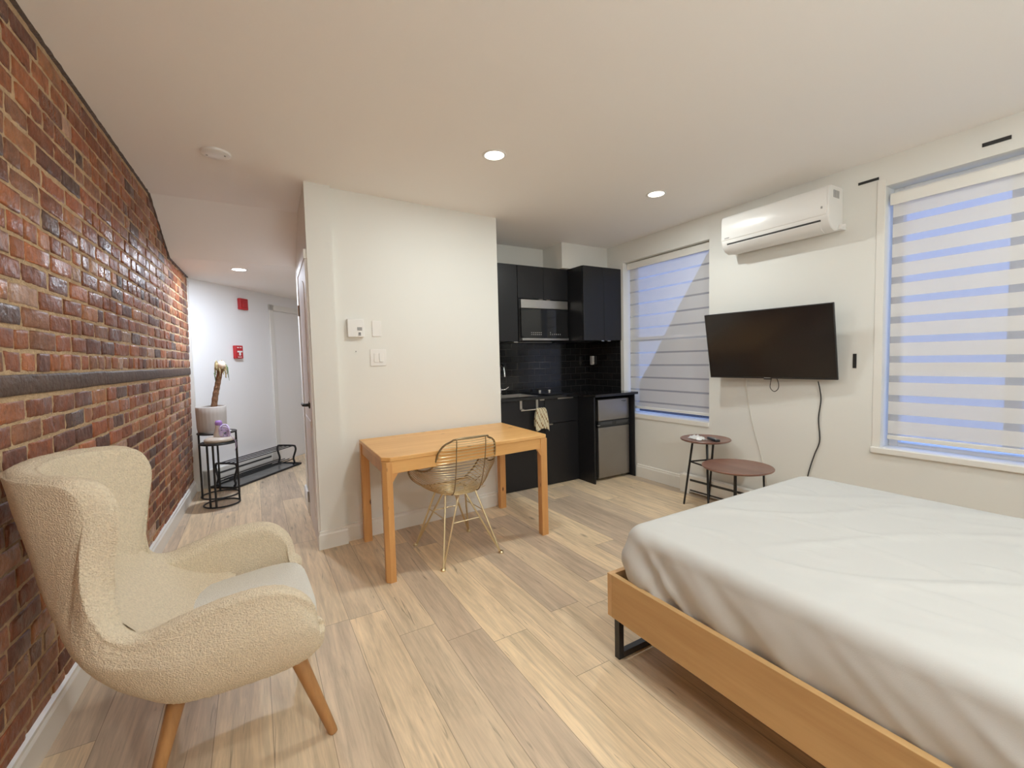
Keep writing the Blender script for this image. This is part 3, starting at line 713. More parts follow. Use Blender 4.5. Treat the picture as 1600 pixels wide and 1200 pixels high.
q = MB(); q.box((2.62,3.72,ZC),(2.955,4.19,ZC+.008)); q.build('glass_top', M['blackglass'], ck, bevel=.003)
for x,y in ((2.89,4.09),(2.78,4.12)):
    q = MB(); q.lathe([(.016,.008),(.016,.022),(.013,.026),(0,.026)], (x,y,ZC), 20); q.build('knob', M['steel'], ck, smooth='auto')
# socket with plug
so = thing('wall_socket', (XW-.012,4.105,1.20), 'white plug in a black wall socket on the black tiles', 'socket')
q = MB(); q.box((XW-.017,4.075,1.215),(XW-.012,4.145,1.325)); q.build('cover_plate', M['plasticb'], so, bevel=.002)
q = MB(); q.box((XW-.050,4.085,1.262),(XW-.017,4.128,1.330)); q.build('adapter', M['plastic'], so, bevel=.004)
q = MB(); q.lathe([(0,0),(.022,0),(.022,.03),(0,.03)], (XW-.017,4.108,1.245), 16, Matrix.Rotation(-PI/2,4,'Y')); q.build('plug', M['plastic'], so, smooth='auto')

# mini fridge
fg = thing('mini_fridge', (3.30,3.78,0), 'two-door mini fridge with grey steel doors and black trim under the worktop', 'fridge')
FX0,FX1 = 3.085,3.535
q = MB(); q.box((FX0,3.545,.012),(FX1,4.15,.872)); q.build('body', M['plasticb'], fg, bevel=.004)
for nm,z0,z1 in (('freezer_door',.640,.868),('fridge_door',.030,.572)):
    q = MB(); q.box((FX0+.004,3.490,z0),(FX1-.004,3.541,z1)); od = q.build(nm, M['fridge'], fg, bevel=.006)
    if nm == 'freezer_door':
        g = MB(); g.box((FX1-.115,3.4875,.836),(FX1-.05,3.490,.842)); g.box((FX1-.09,3.4875,.828),(FX1-.06,3.490,.832)); g.build('badge', M['plasticb'], od)
q = MB(); q.box((FX0+.001,3.486,.574),(FX1-.001,3.541,.638)); hb = q.build('handle_band', M['plasticb'], fg, bevel=.005)
q = MB(); q.box((FX0+.03,3.4835,.600),(FX0+.19,3.486,.628)); q.box((FX0+.25,3.4835,.600),(FX0+.42,3.486,.628)); q.build('grip_recess', M['dgrey'], hb, bevel=.001)
q = MB(); q.box((FX0-.014,3.484,.592),(FX0+.02,3.500,.602)); q.build('hinge', M['steel'], fg)
for x in (FX0+.04,FX1-.04):
    for y in (3.58,4.08):
        q = MB(); q.lathe([(0,0),(.015,0),(.015,.014)], (x,y,0), 12); q.build('foot', M['plasticb'], fg)

# over-door rail and towel
rl = thing('towel_rail', (2.345,3.62,.80), 'chrome over-door towel rail hooked on the sink cabinet door', 'towel rail')
for x in (2.255,2.447):
    q = MB(); q.box((x-.013,3.678,.82),(x+.013,3.681,.9045)); q.box((x-.013,3.640,.815),(x+.013,3.681,.821)); q.build('hook', M['steel'], rl)
q = MB(); q.tube([(2.225,3.635,.812),(2.50,3.635,.812)], .007, 10); q.build('bar', M['chrome'], rl, smooth='auto')
def towel():
    q = MB(); P = []
    n = 22
    for i in range(n):
        v = i/(n-1)   # front bottom -> over the bar -> back bottom
        a = (v-.5)*2
        if abs(a) < .12: z = .820+.004*math.cos(a*10); y = 3.635+.012*a/.12
        else:
            s_ = (abs(a)-.12)/.88; z = .820-.205*s_*(1 if a < 0 else .8); y = 3.635+(.014+.012*s_)*(-1 if a < 0 else 1)
        row = []
        for k in range(17):
            u = k/16-.5; s_ = min(1,abs(a)); wdt = .080+.050*math.sin(min(1,s_*1.15)*PI*.62)
            row.append((2.462+.010*s_+u*wdt*1.25, y+(-1 if a<0 else 1)*(.010*math.sin(u*19+v*4)+.008*math.cos(u*33))*(.25+s_*.75), z-.018*abs(u)**2*8*s_+.004*math.sin(u*25)))
        P.append(row)
    q.grid(P); o = q.build('hanging_towel', [M['towel'],M['towelline']], smooth=True)
    me = o.data
    md = o.modifiers.new('thick','SOLIDIFY'); md.thickness = .008
    md2 = o.modifiers.new('sub','SUBSURF'); md2.levels = 1; md2.render_levels = 1
    for p in me.polygons:
        i = p.index//16; k = p.index % 16
        if (i+k) % 4 == 0: p.material_index = 1
    tag(o, 'cream quilted dish towel hanging on the chrome rail', 'towel')
towel()

# ------------------------------------------------------------------ partition fittings
def py_(x): return 3.383+(3.455-3.383)*(x-.520)/(1.905-.520)
def wplate(mb, x0, x1, z0, z1, o0, o1):
    mb.prism([(x0,py_(x0)-o1),(x1,py_(x1)-o1),(x1,py_(x1)-o0),(x0,py_(x0)-o0)], z0, z1)
th = thing('thermostat', (.65,py_(.65),1.51), 'white wall thermostat with a small grey display, left of the blank plate', 'thermostat')
q = MB(); wplate(q,.600,.718,1.508,1.640,0,.032); q.build('case', M['plastic'], th, bevel=.004)
q = MB(); wplate(q,.668,.702,1.556,1.580,.032,.0335); q.build('display', M['grey'], th)
q = MB(); wplate(q,.676,.692,1.534,1.541,.032,.035); wplate(q,.676,.692,1.521,1.528,.032,.035); q.build('button', M['dgrey'], th)
q = MB(); wplate(q,.782,.850,1.515,1.632,0,.006); tag(q.build('blank_plate', M['plastic'], bevel=.002), 'white blank wall plate above the double light switch', 'wall plate')
sw = thing('light_switch', (.81,py_(.81),1.29), 'white double rocker light switch on the partition wall', 'light switch')
q = MB(); wplate(q,.760,.880,1.292,1.418,0,.006); q.build('plate', M['plastic'], sw, bevel=.002)
for a in (.786,.826):
    q = MB(); wplate(q,a,a+.031,1.320,1.388,.006,.011); q.build('rocker', M['plastic'], sw, bevel=.002)
q = MB(); q.lathe([(0,0),(.004,0),(.004,.006),(0,.006)], (.657,py_(.657),1.404), 10, Matrix.Rotation(PI/2,4,'X')); tag(q.build('nail_hole_stud', M['grey']), 'tiny grey stud marking a nail hole in the partition wall below the thermostat', 'screw')  # grey stud drawn in place of a small nail hole

# ------------------------------------------------------------------ window wall fittings
# air conditioner
AY0,AY1 = 1.500,2.287
ac = thing('air_conditioner', (3.48,1.9,2.15), 'white wall-mounted split air conditioner above the television', 'air conditioner')
prof = [(3.58,2.155),(3.475,2.140),(3.425,2.158),(3.386,2.200),(3.377,2.245),(3.380,2.400),(3.392,2.432),(3.42,2.440),(3.58,2.440)]
q = MB(); q.extr([(min(x,3.579),z) for x,z in prof], 'y', AY0, AY1); cas = q.build('casing', M['plastic'], ac, bevel=.007)
q = MB(); q.extr([(3.376,2.240),(3.372,2.250),(3.374,2.402),(3.384,2.426),(3.392,2.426),(3.392,2.240)], 'y', AY0+.012, AY1-.004); fp = q.build('front_panel', M['plastic'], ac, bevel=.005)
q = MB(); q.box((3.3705,AY1-.075,2.252),(3.3735,AY1-.035,2.261)); q.build('badge', M['grey'], fp)
q = MB(); q.box((3.3705,AY0+.035,2.285),(3.3735,AY0+.046,2.300)); q.build('indicator', M['grey'], fp)
q = MB(); q.extr([(3.383,2.205),(3.379,2.214),(3.40,2.214),(3.41,2.18)], 'y', AY0+.05, AY1-.05); q.build('outlet_slot', M['dgrey'], ac)
q = MB(); q.extr([(3.388,2.192),(3.382,2.200),(3.384,2.203),(3.424,2.157),(3.462,2.139),(3.462,2.134),(3.420,2.150)], 'y', AY0+.06, AY1-.06); q.build('louvre', M['plastic'], ac, bevel=.001)
q = MB()
for i in range(7): q.box((3.44+.012*i,AY0-.0015,2.36),(3.446+.012*i,AY0+.002,2.41))
q.build('side_vent', M['grey'], cas)
q = MB(); q.extr([(3.50,2.150),(3.575,2.150),(3.575,2.195),(3.52,2.185)], 'y', AY0-.022, AY0+.0); q.build('pipe_cover', M['plastic'], ac, bevel=.005)

# television
def tv():
    yc,zc,yaw,tilt,xc = 1.953,1.382,.091,.188,3.431
    r = Vector((math.sin(yaw),-math.cos(yaw),0)); n0 = Vector((-math.cos(yaw),-math.sin(yaw),0))
    up = Vector((0,0,1))*math.cos(tilt)+n0*math.sin(tilt); n = r.cross(up)
    if n.dot(n0) < 0: n = -n
    c = Vector((xc,yc,zc)); w,h = .94,.545
    t = thing('television', (3.58,yc,1.11), 'black flat television tilted forward on a wall mount between the windows', 'television')
    Mx = Matrix((r,up,n)).transposed().to_4x4(); Mx.translation = c
    q = MB(); q.box((-w/2,-h/2,-.016),(w/2,h/2,0), Mx); q.box((-w*.34,-h*.40,-.05),(w*.34,h*.12,-.016), Mx); cs = q.build('casing', M['plasticb'], t, bevel=.003)
    q = MB(); q.box((-w/2+.007,-h/2+.014,0),(w/2-.007,h/2-.007,.0012), Mx); q.build('screen', M['screen'], t)
    q = MB(); q.box((-.024,-h/2+.004,.0),(.024,-h/2+.009,.001), Mx); q.build('badge', M['grey'], cs)
    q = MB(); q.box((-.03,-h/2-.008,-.012),(.03,-h/2,-.002), Mx); q.build('sensor', M['plasticb'], cs, bevel=.002)
    q = MB(); q.box((3.562,yc-.20,1.27),(3.579,yc+.20,1.50)); q.tube([(3.57,yc,1.44),(xc+.055,yc,1.40)], .02, 10); q.tube([(3.57,yc,1.32),(xc+.075,yc,1.34)], .02, 10)
    q.build('wall_mount', M['black'], t)
    return Mx
TVM = tv()
def cable(name, pts, r, m, label, cat='cable', n=60):
    q = MB(); q.tube(cr(pts,n), r, 6); return tag(q.build(name, m, smooth=True), label, cat)
cable('power_cable', [(3.535,1.62,1.10),(3.555,1.617,1.04),(3.572,1.617,.96),(3.574,1.632,.82),(3.573,1.622,.66),(3.572,1.655,.55),(3.572,1.69,.42),(3.572,1.72,.25),(3.55,1.74,.02)], .0042, M['plasticb'], 'black power cable hanging from the right of the television to behind the bed')
cable('white_cable', [(3.545,2.17,1.12),(3.560,2.18,1.06),(3.575,2.180,.98),(3.575,2.150,.80),(3.575,2.110,.65),(3.575,2.060,.48),(3.575,2.03,.36),(3.574,2.0,.2)], .0036, M['wire'], 'thin white cable hanging from the left of the television')
cable('looped_cable', [(3.50,1.93,1.14),(3.515,1.950,1.085),(3.52,1.955,1.04),(3.52,1.925,1.012),(3.52,1.895,1.035),(3.515,1.89,1.08),(3.50,1.905,1.14)], .003, M['plasticb'], 'small loop of black cable under the middle of the television')
for (ya,yb,za,zb,lb) in ((1.300,1.412,2.428,2.444,'small black adhesive strip on the wall between air conditioner and window'),(.718,.828,2.436,2.456,'longer black adhesive strip on the wall above the right window'),(1.404,1.424,1.197,1.296,'upright black adhesive strip on the wall right of the television')):
    q = MB(); q.box((XW-.006,ya,za),(XW,yb,zb)); tag(q.build('adhesive_strip', M['plasticb']), lb, 'adhesive strip')
# electric baseboard heater, right wall
def heater(label, F_, L, h=.175):
    """F_ maps (s along, o out, z) to world"""
    t = thing('baseboard_heater', F_(L/2,0,0), label, 'heater')
    def bo(mb,s0,s1,o0,o1,z0,z1):
        a = [F_(s0,o0,0),F_(s1,o0,0),F_(s1,o1,0),F_(s0,o1,0)]; mb.prism([(v.x,v.y) for v in a], z0, z1)
    q = MB(); bo(q,0,L,0,.058,.02,h); bo(q,0,.10,0,.062,.0,h+.002); bo(q,L-.1,L,0,.062,.0,h+.002); q.build('casing', M['trim'], t, bevel=.003)
    q = MB(); bo(q,.11,L-.11,.0575,.0600,.125,.145); bo(q,.11,L-.11,.0575,.0600,.030,.045); q.build('slot', M['dgrey'], t)
heater('white electric baseboard heater on the window wall behind the nesting tables', lambda s,o,z: Vector((XW-.0165-o, 2.80-s, z)), 1.6)
heater('white electric baseboard heater along the hall end wall behind the shoe rack', lambda s,o,z: ew(.08+s, .001+o, z), 1.10, .19)

# fire devices on the hall end wall
fs = thing('fire_strobe', ew(.80,0,2.0), 'red square fire alarm horn high on the hall end wall', 'fire alarm')
q = MB(); ebox(q,.712,.842,0,.040,1.995,2.130); q.build('case', M['red'], fs, bevel=.008)
q = MB(); ebox(q,.745,.815,.040,.050,2.02,2.10); q.build('lens', M['red'], fs, bevel=.006)
ps = thing('fire_pull_station', ew(.66,0,1.41), 'red fire alarm pull station with a white T handle, below the alarm horn', 'fire alarm')
q = MB(); ebox(q,.600,.715,0,.040,1.405,1.560); pc = q.build('case', M['red'], ps, bevel=.006)
q = MB(); ebox(q,.622,.690,.040,.052,1.478,1.497); ebox(q,.645,.667,.040,.052,1.44,1.48); q.build('pull_handle', M['plastic'], ps, bevel=.003)
for a_ in ((.622,.650,1.530,1.540),(.665,.690,1.530,1.540),(.630,.685,1.420,1.427)):
    q = MB(); ebox(q,a_[0],a_[1],.0395,.0412,a_[2],a_[3]); q.build('white_marking', M['plastic'], pc)

# ------------------------------------------------------------------ plant stands, plant, ornament, shoe rack
def stand(label, cx, cy, r, h, legs_deg, feet=False):
    t = thing('plant_stand', (cx,cy,0), label, 'plant stand', group='round black nesting plant stands')
    q = MB(); q.lathe([(r-.004,h-.012),(r,h-.012),(r+.004,h-.008),(r+.004,h),(r,h+.004),(r-.002,h+.002),(0,h-.002)], (cx,cy,0), 40); q.build('top_rim', M['black'], t, smooth='auto')
    q = MB(); q.lathe([(r-.006,h-.008),(r-.006,h+.001),(0,h+.001)], (cx,cy,0), 40); q.build('top_plate', M['plastic'], t)
    q = MB(); q.tube(circ((cx,cy,.010),r-.004,40), .0075, 8, closed=True); q.build('base_ring', M['black'], t, smooth=True)
    for a in legs_deg:
        q = MB(); x = cx+(r-.004)*math.cos(R(a)); y = cy+(r-.004)*math.sin(R(a))
        q.tube([(x,y,.01),(x,y,h-.01)], .009, 8); q.build('leg', M['black'], t, smooth='auto')
stand('taller round black plant stand holding the potted plant', -.355, 5.345, .168, .655, (205,-10,95))
stand('shorter round black plant stand in front, holding the lilac ornament', -.325, 4.99, .150, .600, (235,255,15))
pp = thing('potted_plant', (-.385,5.37,.66), 'bare dried plant trunk in a ribbed pale ceramic pot on the taller stand', 'potted plant')
px0,py0,pz0 = -.395,5.36,.657
q = MB()
rings = []
for (r,z) in ((0,0),(.110,0),(.122,.01),(.126,.05),(.129,.19),(.131,.255),(.126,.262),(.120,.255),(.116,.22)):
    ring = []
    for k in range(96):
        a = 2*PI*k/96; rr_ = r*(1+(.012*math.cos(a*24) if .04 < z < .22 else 0))
        ring.append((px0+rr_*math.cos(a), py0+rr_*math.sin(a), pz0+z))
    rings.append(ring)
q.grid(rings, cv=True); q.build('pot', M['pot'], pp, smooth=True)
q = MB(); q.lathe([(0,.232),(.119,.228)], (px0,py0,pz0), 32); q.build('soil', M['soil'], pp)
tr = [(px0+.02,py0-.02,pz0+.2),(px0+.045,py0-.02,pz0+.36),(px0+.075,py0-.02,pz0+.50),(px0+.105,py0-.02,pz0+.645)]
q = MB(); tp = cr(tr,40); q.tube(tp, [.028-.00012*i+.0012*math.sin(i*1.3) for i in range(40)], 14); tk = q.build('trunk', M['trunk'], pp, smooth=True)
tx,ty,tz = tr[-1]
q = MB(); q.lathe([(.0,.05),(.022,.045),(.036,.02),(.036,-.005),(.02,-.03),(0,-.03)], (tx+.01,ty-.02,tz+.02), 14); q.build('cut_tip', M['cut'], tk, smooth=True)
q = MB()
for i in range(34):
    a = random.uniform(0,2*PI); L = random.uniform(.02,.07); bx_,by_ = tx+.03*math.cos(a), ty+.03*math.sin(a)
    z = tz+random.uniform(-.04,.05); pts = [(bx_,by_,z),(bx_+.014*math.cos(a),by_+.014*math.sin(a),z+.03),(bx_+.024*math.cos(a),by_+.024*math.sin(a),z-L*.3),(bx_+.02*math.cos(a),by_+.02*math.sin(a),z-L)]
    q.tube(cr(pts,7), random.uniform(.002,.005), 5)
q.build('dried_leaves', M['straw'], tk, smooth=True)
q = MB()
for (dx,z0,z1) in ((.055,.03,-.10),(.062,.01,-.13),(-.05,-.03,-.16),(-.055,-.05,-.13)):
    q.tube([(tx+dx*.5,ty-.02,tz+z0+.01),(tx+dx,ty-.03,tz+z0),(tx+dx+.006,ty-.03,tz+z1)], [.002,.0035,.0015], 5)
q.build('faded_leaves', M['greenleaf'], tk, smooth=True)

orn = thing('ribboned_ornament', (-.32,4.98,.605), 'frosted bottle ornament with a lilac ribbon on a beige dish, on the shorter stand', 'ornament')
ox,oy,oz = -.315,4.985,.602
q = MB(); q.lathe([(0,0),(.10,0),(.125,.012),(.125,.030),(.10,.046),(.03,.052),(0,.052)], (ox,oy,oz), 32); q.build('dish', M['beige'], orn, smooth=True)
q = MB(); q.lathe([(.040,.048),(.042,.075),(.03,.11),(.024,.14),(.022,.165),(0,.165)], (ox-.005,oy,oz), 24); q.build('bottle', M['frost'], orn, smooth=True)
q = MB(); q.lathe([(0,.205),(.022,.203),(.030,.185),(.030,.165),(.018,.155),(0,.155)], (ox,oy,oz), 18); q.build('flower_head', M['lilac'], orn, smooth=True)
q = MB()
for i in range(9):
    a = random.uniform(-1.2,1.2); r = random.uniform(.03,.055)
    c0 = Vector((ox+.045,oy-.03,oz+.09+random.uniform(-.03,.03)))
    pts = [c0+Vector((r*math.cos(t_+a)*.8,.5*r*math.sin(2*t_),r*math.sin(t_+a))) for t_ in [2*PI*j/14 for j in range(14)]]
    q.tube(pts, .006, 5, closed=True)
q.tube(cr([(ox+.06,oy-.04,oz+.08),(ox+.10,oy-.06,oz+.05),(ox+.135,oy-.07,oz-.02),(ox+.12,oy-.07,oz-.09)],16), .003, 5)
q.build('ribbon', M['lilac2'], orn, smooth=True)

# boot tray and shoe rack along the end wall
OF = .075
bt = thing('boot_tray', ew(.60,OF+.14,0), 'shallow grey tray with a black rim on the floor under the shoe rack', 'tray')
q = MB(); ebox(q,.10,1.21,OF+.0,OF+.30,.001,.008); q.build('base', M['tray'], bt)
q = MB(); pts = [ew(.10,OF,.014),ew(1.21,OF,.014),ew(1.21,OF+.30,.014),ew(.10,OF+.30,.014)]
for i in range(4): q.tube([pts[i],pts[(i+1)%4]], .011, 8)
q.build('rim', M['black'], bt)
sr = thing('shoe_rack', ew(.64,OF+.14,.02), 'low two-tier black metal shoe rack on the tray in the hall', 'shoe rack')
Sa,Sb,Oa,Ob = .16,1.15,OF+.02,OF+.27
for si,s in enumerate((Sa,Sb)):
    q = MB()
    q.tube(cr([ew(s,Oa+.03,.012),ew(s,Oa+.005,.04),ew(s,Oa+.02,.10),ew(s,Oa-.005,.20),ew(s,Oa+.0,.245),ew(s,Oa+.03,.26),ew(s,Ob-.03,.26),ew(s,Ob,.245),ew(s,Ob+.005,.20),ew(s,Ob-.03,.10),ew(s,Ob-.02,.04),ew(s,Ob-.04,.012)],60), .012, 8)
    q.build('end_frame', M['black'], sr, smooth=True)
for z,no in ((.258,4),(.085,4)):
    for i in range(no):
        o_ = Oa+.03+(Ob-Oa-.06)*i/(no-1)
        q = MB(); q.tube([ew(Sa,o_,z),ew(Sb,o_,z)], .006, 6); q.build('rail', M['black'], sr, smooth='auto')

# ------------------------------------------------------------------ pine table (slightly out of square)
def table():
    FLc,FRc,NRc,NLc = (.640,3.335),(1.880,3.405),(1.845,2.655),(.620,2.572)
    T0,T1 = .730,.756
    cx = sum(p[0] for p in (FLc,FRc,NRc,NLc))/4; cy = sum(p[1] for p in (FLc,FRc,NRc,NLc))/4
    t = thing('pine_table', (cx,cy,0), 'rectangular pine table with square legs against the partition wall', 'table')
    def P(u,v):  # u,v in 0..1
        a = Vector(NLc).lerp(Vector(NRc),u); b = Vector(FLc).lerp(Vector(FRc),u); return a.lerp(b,v)
    W,D = 1.22,.76
    def Pm(x,y): return P(x/W,y/D)
    ch = .045
    out = [Pm(ch,0),Pm(W-.012,0),Pm(W,.012),Pm(W,D),Pm(0,D),Pm(0,ch)]
    q = MB(); q.prism([(p.x,p.y) for p in out], T0, T1); q.build('tabletop', M['pine'], t, bevel=.004)
    def bar(x0,x1,y0,y1,z0,z1,nm,m):
        q = MB(); q.prism([(p.x,p.y) for p in (Pm(x0,y0),Pm(x1,y0),Pm(x1,y1),Pm(x0,y1))], z0, z1); return q.build(nm, m, t, bevel=.003)
    L = .056
    bar(.05,W-.05,.008,.030,.655,T0,'apron',M['pine']); bar(.05,W-.05,D-.030,D-.008,.655,T0,'apron',M['pine'])
    bar(.008,.030,.05,D-.05,.655,T0,'apron',M['pinez']); bar(W-.030,W-.008,.05,D-.05,.655,T0,'apron',M['pinez'])
    for (x0,y0,sx,sy) in ((0,0,1,1),(W-L,0,-1,1),(0,D-L,1,-1),(W-L,D-L,-1,-1)):
        q = MB(); c0 = [(x0,y0),(x0+L,y0),(x0+L,y0+L),(x0,y0+L)]
        if (x0,y0) == (0,0): c0 = [(.022,0),(L,0),(L,L),(0,L),(0,.022)]
        q.prism([tuple(Pm(*p)) for p in c0], 0, T0-.0005)
        # angled brackets either side at the top
        xi = x0+L if sx > 0 else x0; yi = y0+L if sy > 0 else y0
        yc_ = y0+.004 if sy > 0 else y0+L-.028
        a,b = Pm(xi-sx*.002,yc_),Pm(xi-sx*.002,yc_+.024); c_,d_ = Pm(xi+sx*.035,yc_),Pm(xi+sx*.035,yc_+.024)
        q.poly([(a.x,a.y,.60),(b.x,b.y,.60),(b.x,b.y,.657),(a.x,a.y,.657),(c_.x,c_.y,.656),(d_.x,d_.y,.656),(d_.x,d_.y,.658),(c_.x,c_.y,.658)],
               [(0,1,2,3),(4,5,6,7),(0,4,5,1),(3,7,6,2),(0,3,7,4),(1,5,6,2)])
        q.build('leg', M['pinez'], t, bevel=.003)
table()

# ------------------------------------------------------------------ wire chair
def wire_chair():
    t = thing('wire_armchair', (1.165,2.80,0), 'pale brass wire bucket chair tucked under the pine table', 'chair', rz=R(3))
    # local: x right, y forward (towards the table), z up
    # rim keys: half width, forward position, height, height of the same wire at the back centre
    keys = [(.10,-.245,.818,.815),(.158,-.235,.80,.79),(.190,-.222,.775,.765),(.207,-.205,.74,.735),(.215,-.190,.70,.70),(.222,-.172,.665,.665),
            (.232,-.145,.635,.632),(.245,-.100,.612,.60),(.257,-.045,.600,.570),(.268,.015,.597,.543),(.275,.075,.597,.518),(.278,.125,.590,.497),
            (.275,.160,.565,.478),(.262,.178,.530,.462),(.240,.188,.495,.448),(.205,.195,.462,.438),(.175,.197,.440,.431)]
    rimL = []; wires = []
    for i, (hw, yf, z, zc_) in enumerate(cr(keys, 27)):
        yb = -.150-.105*(zc_-.43)/(.815-.43)
        pts = []
        n = 41
        ry = yf-yb
        for k in range(n):
            a = -PI/2+PI*k/(n-1)     # -90..90
            e = 2.6 if z < .62 else 2.2
            sx = math.copysign(abs(math.sin(a))**(2/e), math.sin(a)); sy = abs(math.cos(a))**(2/e)
            pts.append(Vector((hw*sx, yf-ry*sy, z+(zc_-z)*sy**1.3)))
        wires.append(pts); rimL.append(pts[-1])
    q = MB()
    for p in wires: q.tube(p, .0024, 6)
    # seat cross wires
    zc = .436
    for i in range(13):
        y = -.13+.028*i+.0; hw = .165+.02*min(1,(i/12)); pts = []
        for k in range(13):
            u = -1+2*k/12; pts.append((u*hw, y, zc+.015*u*u+.012*max(0,(i-9)/3)*-1))
        q.tube(pts, .0024, 6)
    q.build('wires', M['brass'], t, smooth=True, local=True)
    # verticals running down the back and under the seat
    q = MB()
    for sx in (-1,1):
        q.tube(cr([(sx*.105,-.262,.822),(sx*.105,-.250,.70),(sx*.10,-.215,.55),(sx*.095,-.170,.455),(sx*.09,-.10,.432),(sx*.09,.06,.432),(sx*.095,.19,.425)],40), .0036, 8)
        q.tube(cr([(sx*.20,-.02,.50),(sx*.15,.02,.440),(sx*.10,.03,.432),(-sx*.0,.03,.430)],16), .003, 6)
    q.build('vertical_wires', M['brassdark'], t, smooth=True, local=True)
    # rim
    R_ = [Vector(p) for p in rimL]
    top = [Vector((x,-.262-.006*(1-abs(x)/.11),.822+.004*(1-(x/.11)**2))) for x in (.11,.06,0,-.06,-.11)]
    right = [(p.x,p.y,p.z) for p in R_]
    side = [v for v in right]
    front = [(.16,.20,.432),(.10,.205,.424),(0,.207,.422)]
    loop = [tuple(v) for v in top[2:3]]
    path = [(0,-.266,.826),(.07,-.264,.826),(.125,-.255,.820)]+side[1:]+front
    left = [(-x,y,z) for x,y,z in reversed(path[1:-1])]
    q = MB(); q.tube(path+left, .0065, 8, closed=True); q.build('rim', M['brassdark'], t, smooth=True, local=True)
    # base
    tops = {(-1,-1):[(-.11,-.075,.43),(-.02,-.10,.43)], (1,-1):[(.11,-.075,.43),(.02,-.10,.43)], (-1,1):[(-.11,.075,.43),(-.02,.10,.43)], (1,1):[(.11,.075,.43),(.02,.10,.43)]}
    for (sx,sy),tp in tops.items():
        ft = Vector((sx*.215,sy*.235,.008)); q = MB()
        for p in tp: q.tube([p, ft+Vector((-sx*.004,-sy*.004,.0))], .0066, 8)
        q.lathe([(0,-.008),(.016,-.008),(.018,.0),(.012,.008),(0,.010)], ft, 14)
        q.build('leg', M['brass'], t, smooth='auto', local=True)
    q = MB()
    def lp(sx,sy,i,f): return Vector(tops[(sx,sy)][i]).lerp(Vector((sx*.215,sy*.235,.008)), f)
    for sy in (-1,1): q = MB(); q.tube([lp(-1,sy,1,.42),lp(1,sy,1,.42)], .0035, 6); q.build('stretcher', M['brass'], t, smooth='auto', local=True)
    for sx in (-1,1): q = MB(); q.tube([lp(sx,-1,0,.35),lp(sx,1,0,.35)], .0035, 6); q.build('stretcher', M['brass'], t, smooth='auto', local=True)
    q = MB(); q.tube(circ((0,0,.428),.11,4,'z',PI/4,2*PI+PI/4), .005, 8, closed=True)
    q.build('base_frame', M['brass'], t, smooth='auto', local=True)
wire_chair()

# ------------------------------------------------------------------ nesting tables by the window
def ntable(label, cx, cy, r, h, feet, tops, lr=.0095, stretch=None):
    t = thing('round_side_table', (cx,cy,0), label, 'side table', group='round walnut side tables with black legs')
    q = MB(); q.lathe([(0,h-.016),(r-.02,h-.016),(r-.006,h-.010),(r,h-.004),(r,h+.001),(r-.003,h+.004),(r-.010,h+.001),(0,h+.000)], (cx,cy,0), 64); q.build('tabletop', M['walnut'], t, smooth='auto')
    for f_,tp in zip(feet,tops):
        q = MB(); q.tube([(f_[0],f_[1],0.0),(tp[0],tp[1],h-.014)], [lr*.85,lr], 10); q.build('leg', M['black'], t, smooth='auto')
    if stretch:
        q = MB()
        for i,j,fr_ in stretch:
            def at(k): return Vector((*feet[k],0)).lerp(Vector((*tops[k],h-.014)), fr_)
            q.tube([at(i),at(j)], .007, 8)
        q.build('stretcher', M['black'], t, smooth='auto')
ntable('taller round walnut side table holding the remote and white cloth', 3.338,2.405,.203,.588, [(3.223,2.535),(3.505,2.490),(3.11,2.21)], [(3.265,2.475),(3.445,2.400),(3.235,2.315)], stretch=[(0,1,.67),(1,2,.67),(0,2,.67)])
ntable('lower wider round walnut side table nested beside the bed', 3.175,2.010,.252,.448, [(3.04,1.93),(3.365,1.90),(3.335,2.135)], [(3.045,1.94),(3.355,1.91),(3.325,2.125)], lr=.008)
cl = MB(); P = []
for i in range(15):
    row = []
    for k in range(15):
        u,v = i/14-.5, k/14-.5; rr_ = math.hypot(u,v)
        z = max(.004,.030*(1-(rr_/.62)**2)+.014*noise.noise(Vector((u*7,v*7,2)))+.010*noise.noise(Vector((u*16,v*16,9))))
        if rr_ > .60: z = .003
        row.append((3.270+u*.085+v*.03, 2.435+v*.15-u*.02, .589+z))
    P.append(row)
cl.grid(P); tag(cl.build('crumpled_cloth', M['plastic'], smooth=True), 'crumpled white cloth on the taller round side table', 'cloth')
rm = thing('remote_control', (3.300,2.300,.592), 'dark grey remote control beside the white cloth on the taller side table', 'remote control', rz=R(62))
q = MB(); q.box((-.075,-.021,.0),(.075,.021,.020)); q.build('case', M['plasticb'], rm, bevel=.006, local=True)
q = MB()
for i in range(6):
    for k in range(3): q.box((-.055+.019*i,-.013+.010*k,.0198),(-.046+.019*i,-.007+.010*k,.0218))
q.build('buttons', M['grey'], rm, local=True)

# ------------------------------------------------------------------ bed
BX0,BX1,BY1,BY0 = 1.296,2.872,1.421,-.66
bd = thing('bed_frame', ((BX0+BX1)/2,(BY0+BY1)/2,0), 'light oak bed frame with black loop legs', 'bed frame')
q = MB(); q.box((BX0,BY0,.180),(BX0+.024,BY1-.024,.371)); q.build('side_rail', M['oak'], bd, bevel=.0015)
q = MB(); q.box((BX1-.024,BY0,.180),(BX1,BY1-.024,.371)); q.build('side_rail', M['oak'], bd, bevel=.0015)
q = MB(); q.box((BX0,BY1-.0235,.180),(BX1,BY1,.371)); q.build('foot_rail', M['oakx'], bd, bevel=.0015)
q = MB(); q.box((BX0,BY0-.024,.180),(BX1,BY0,.371)); q.build('head_rail', M['oakx'], bd, bevel=.0015)
q = MB()
for i in range(12): q.box((BX0+.03,BY0+.06+i*.165,.235),(BX1-.03,BY0+.13+i*.165,.252))
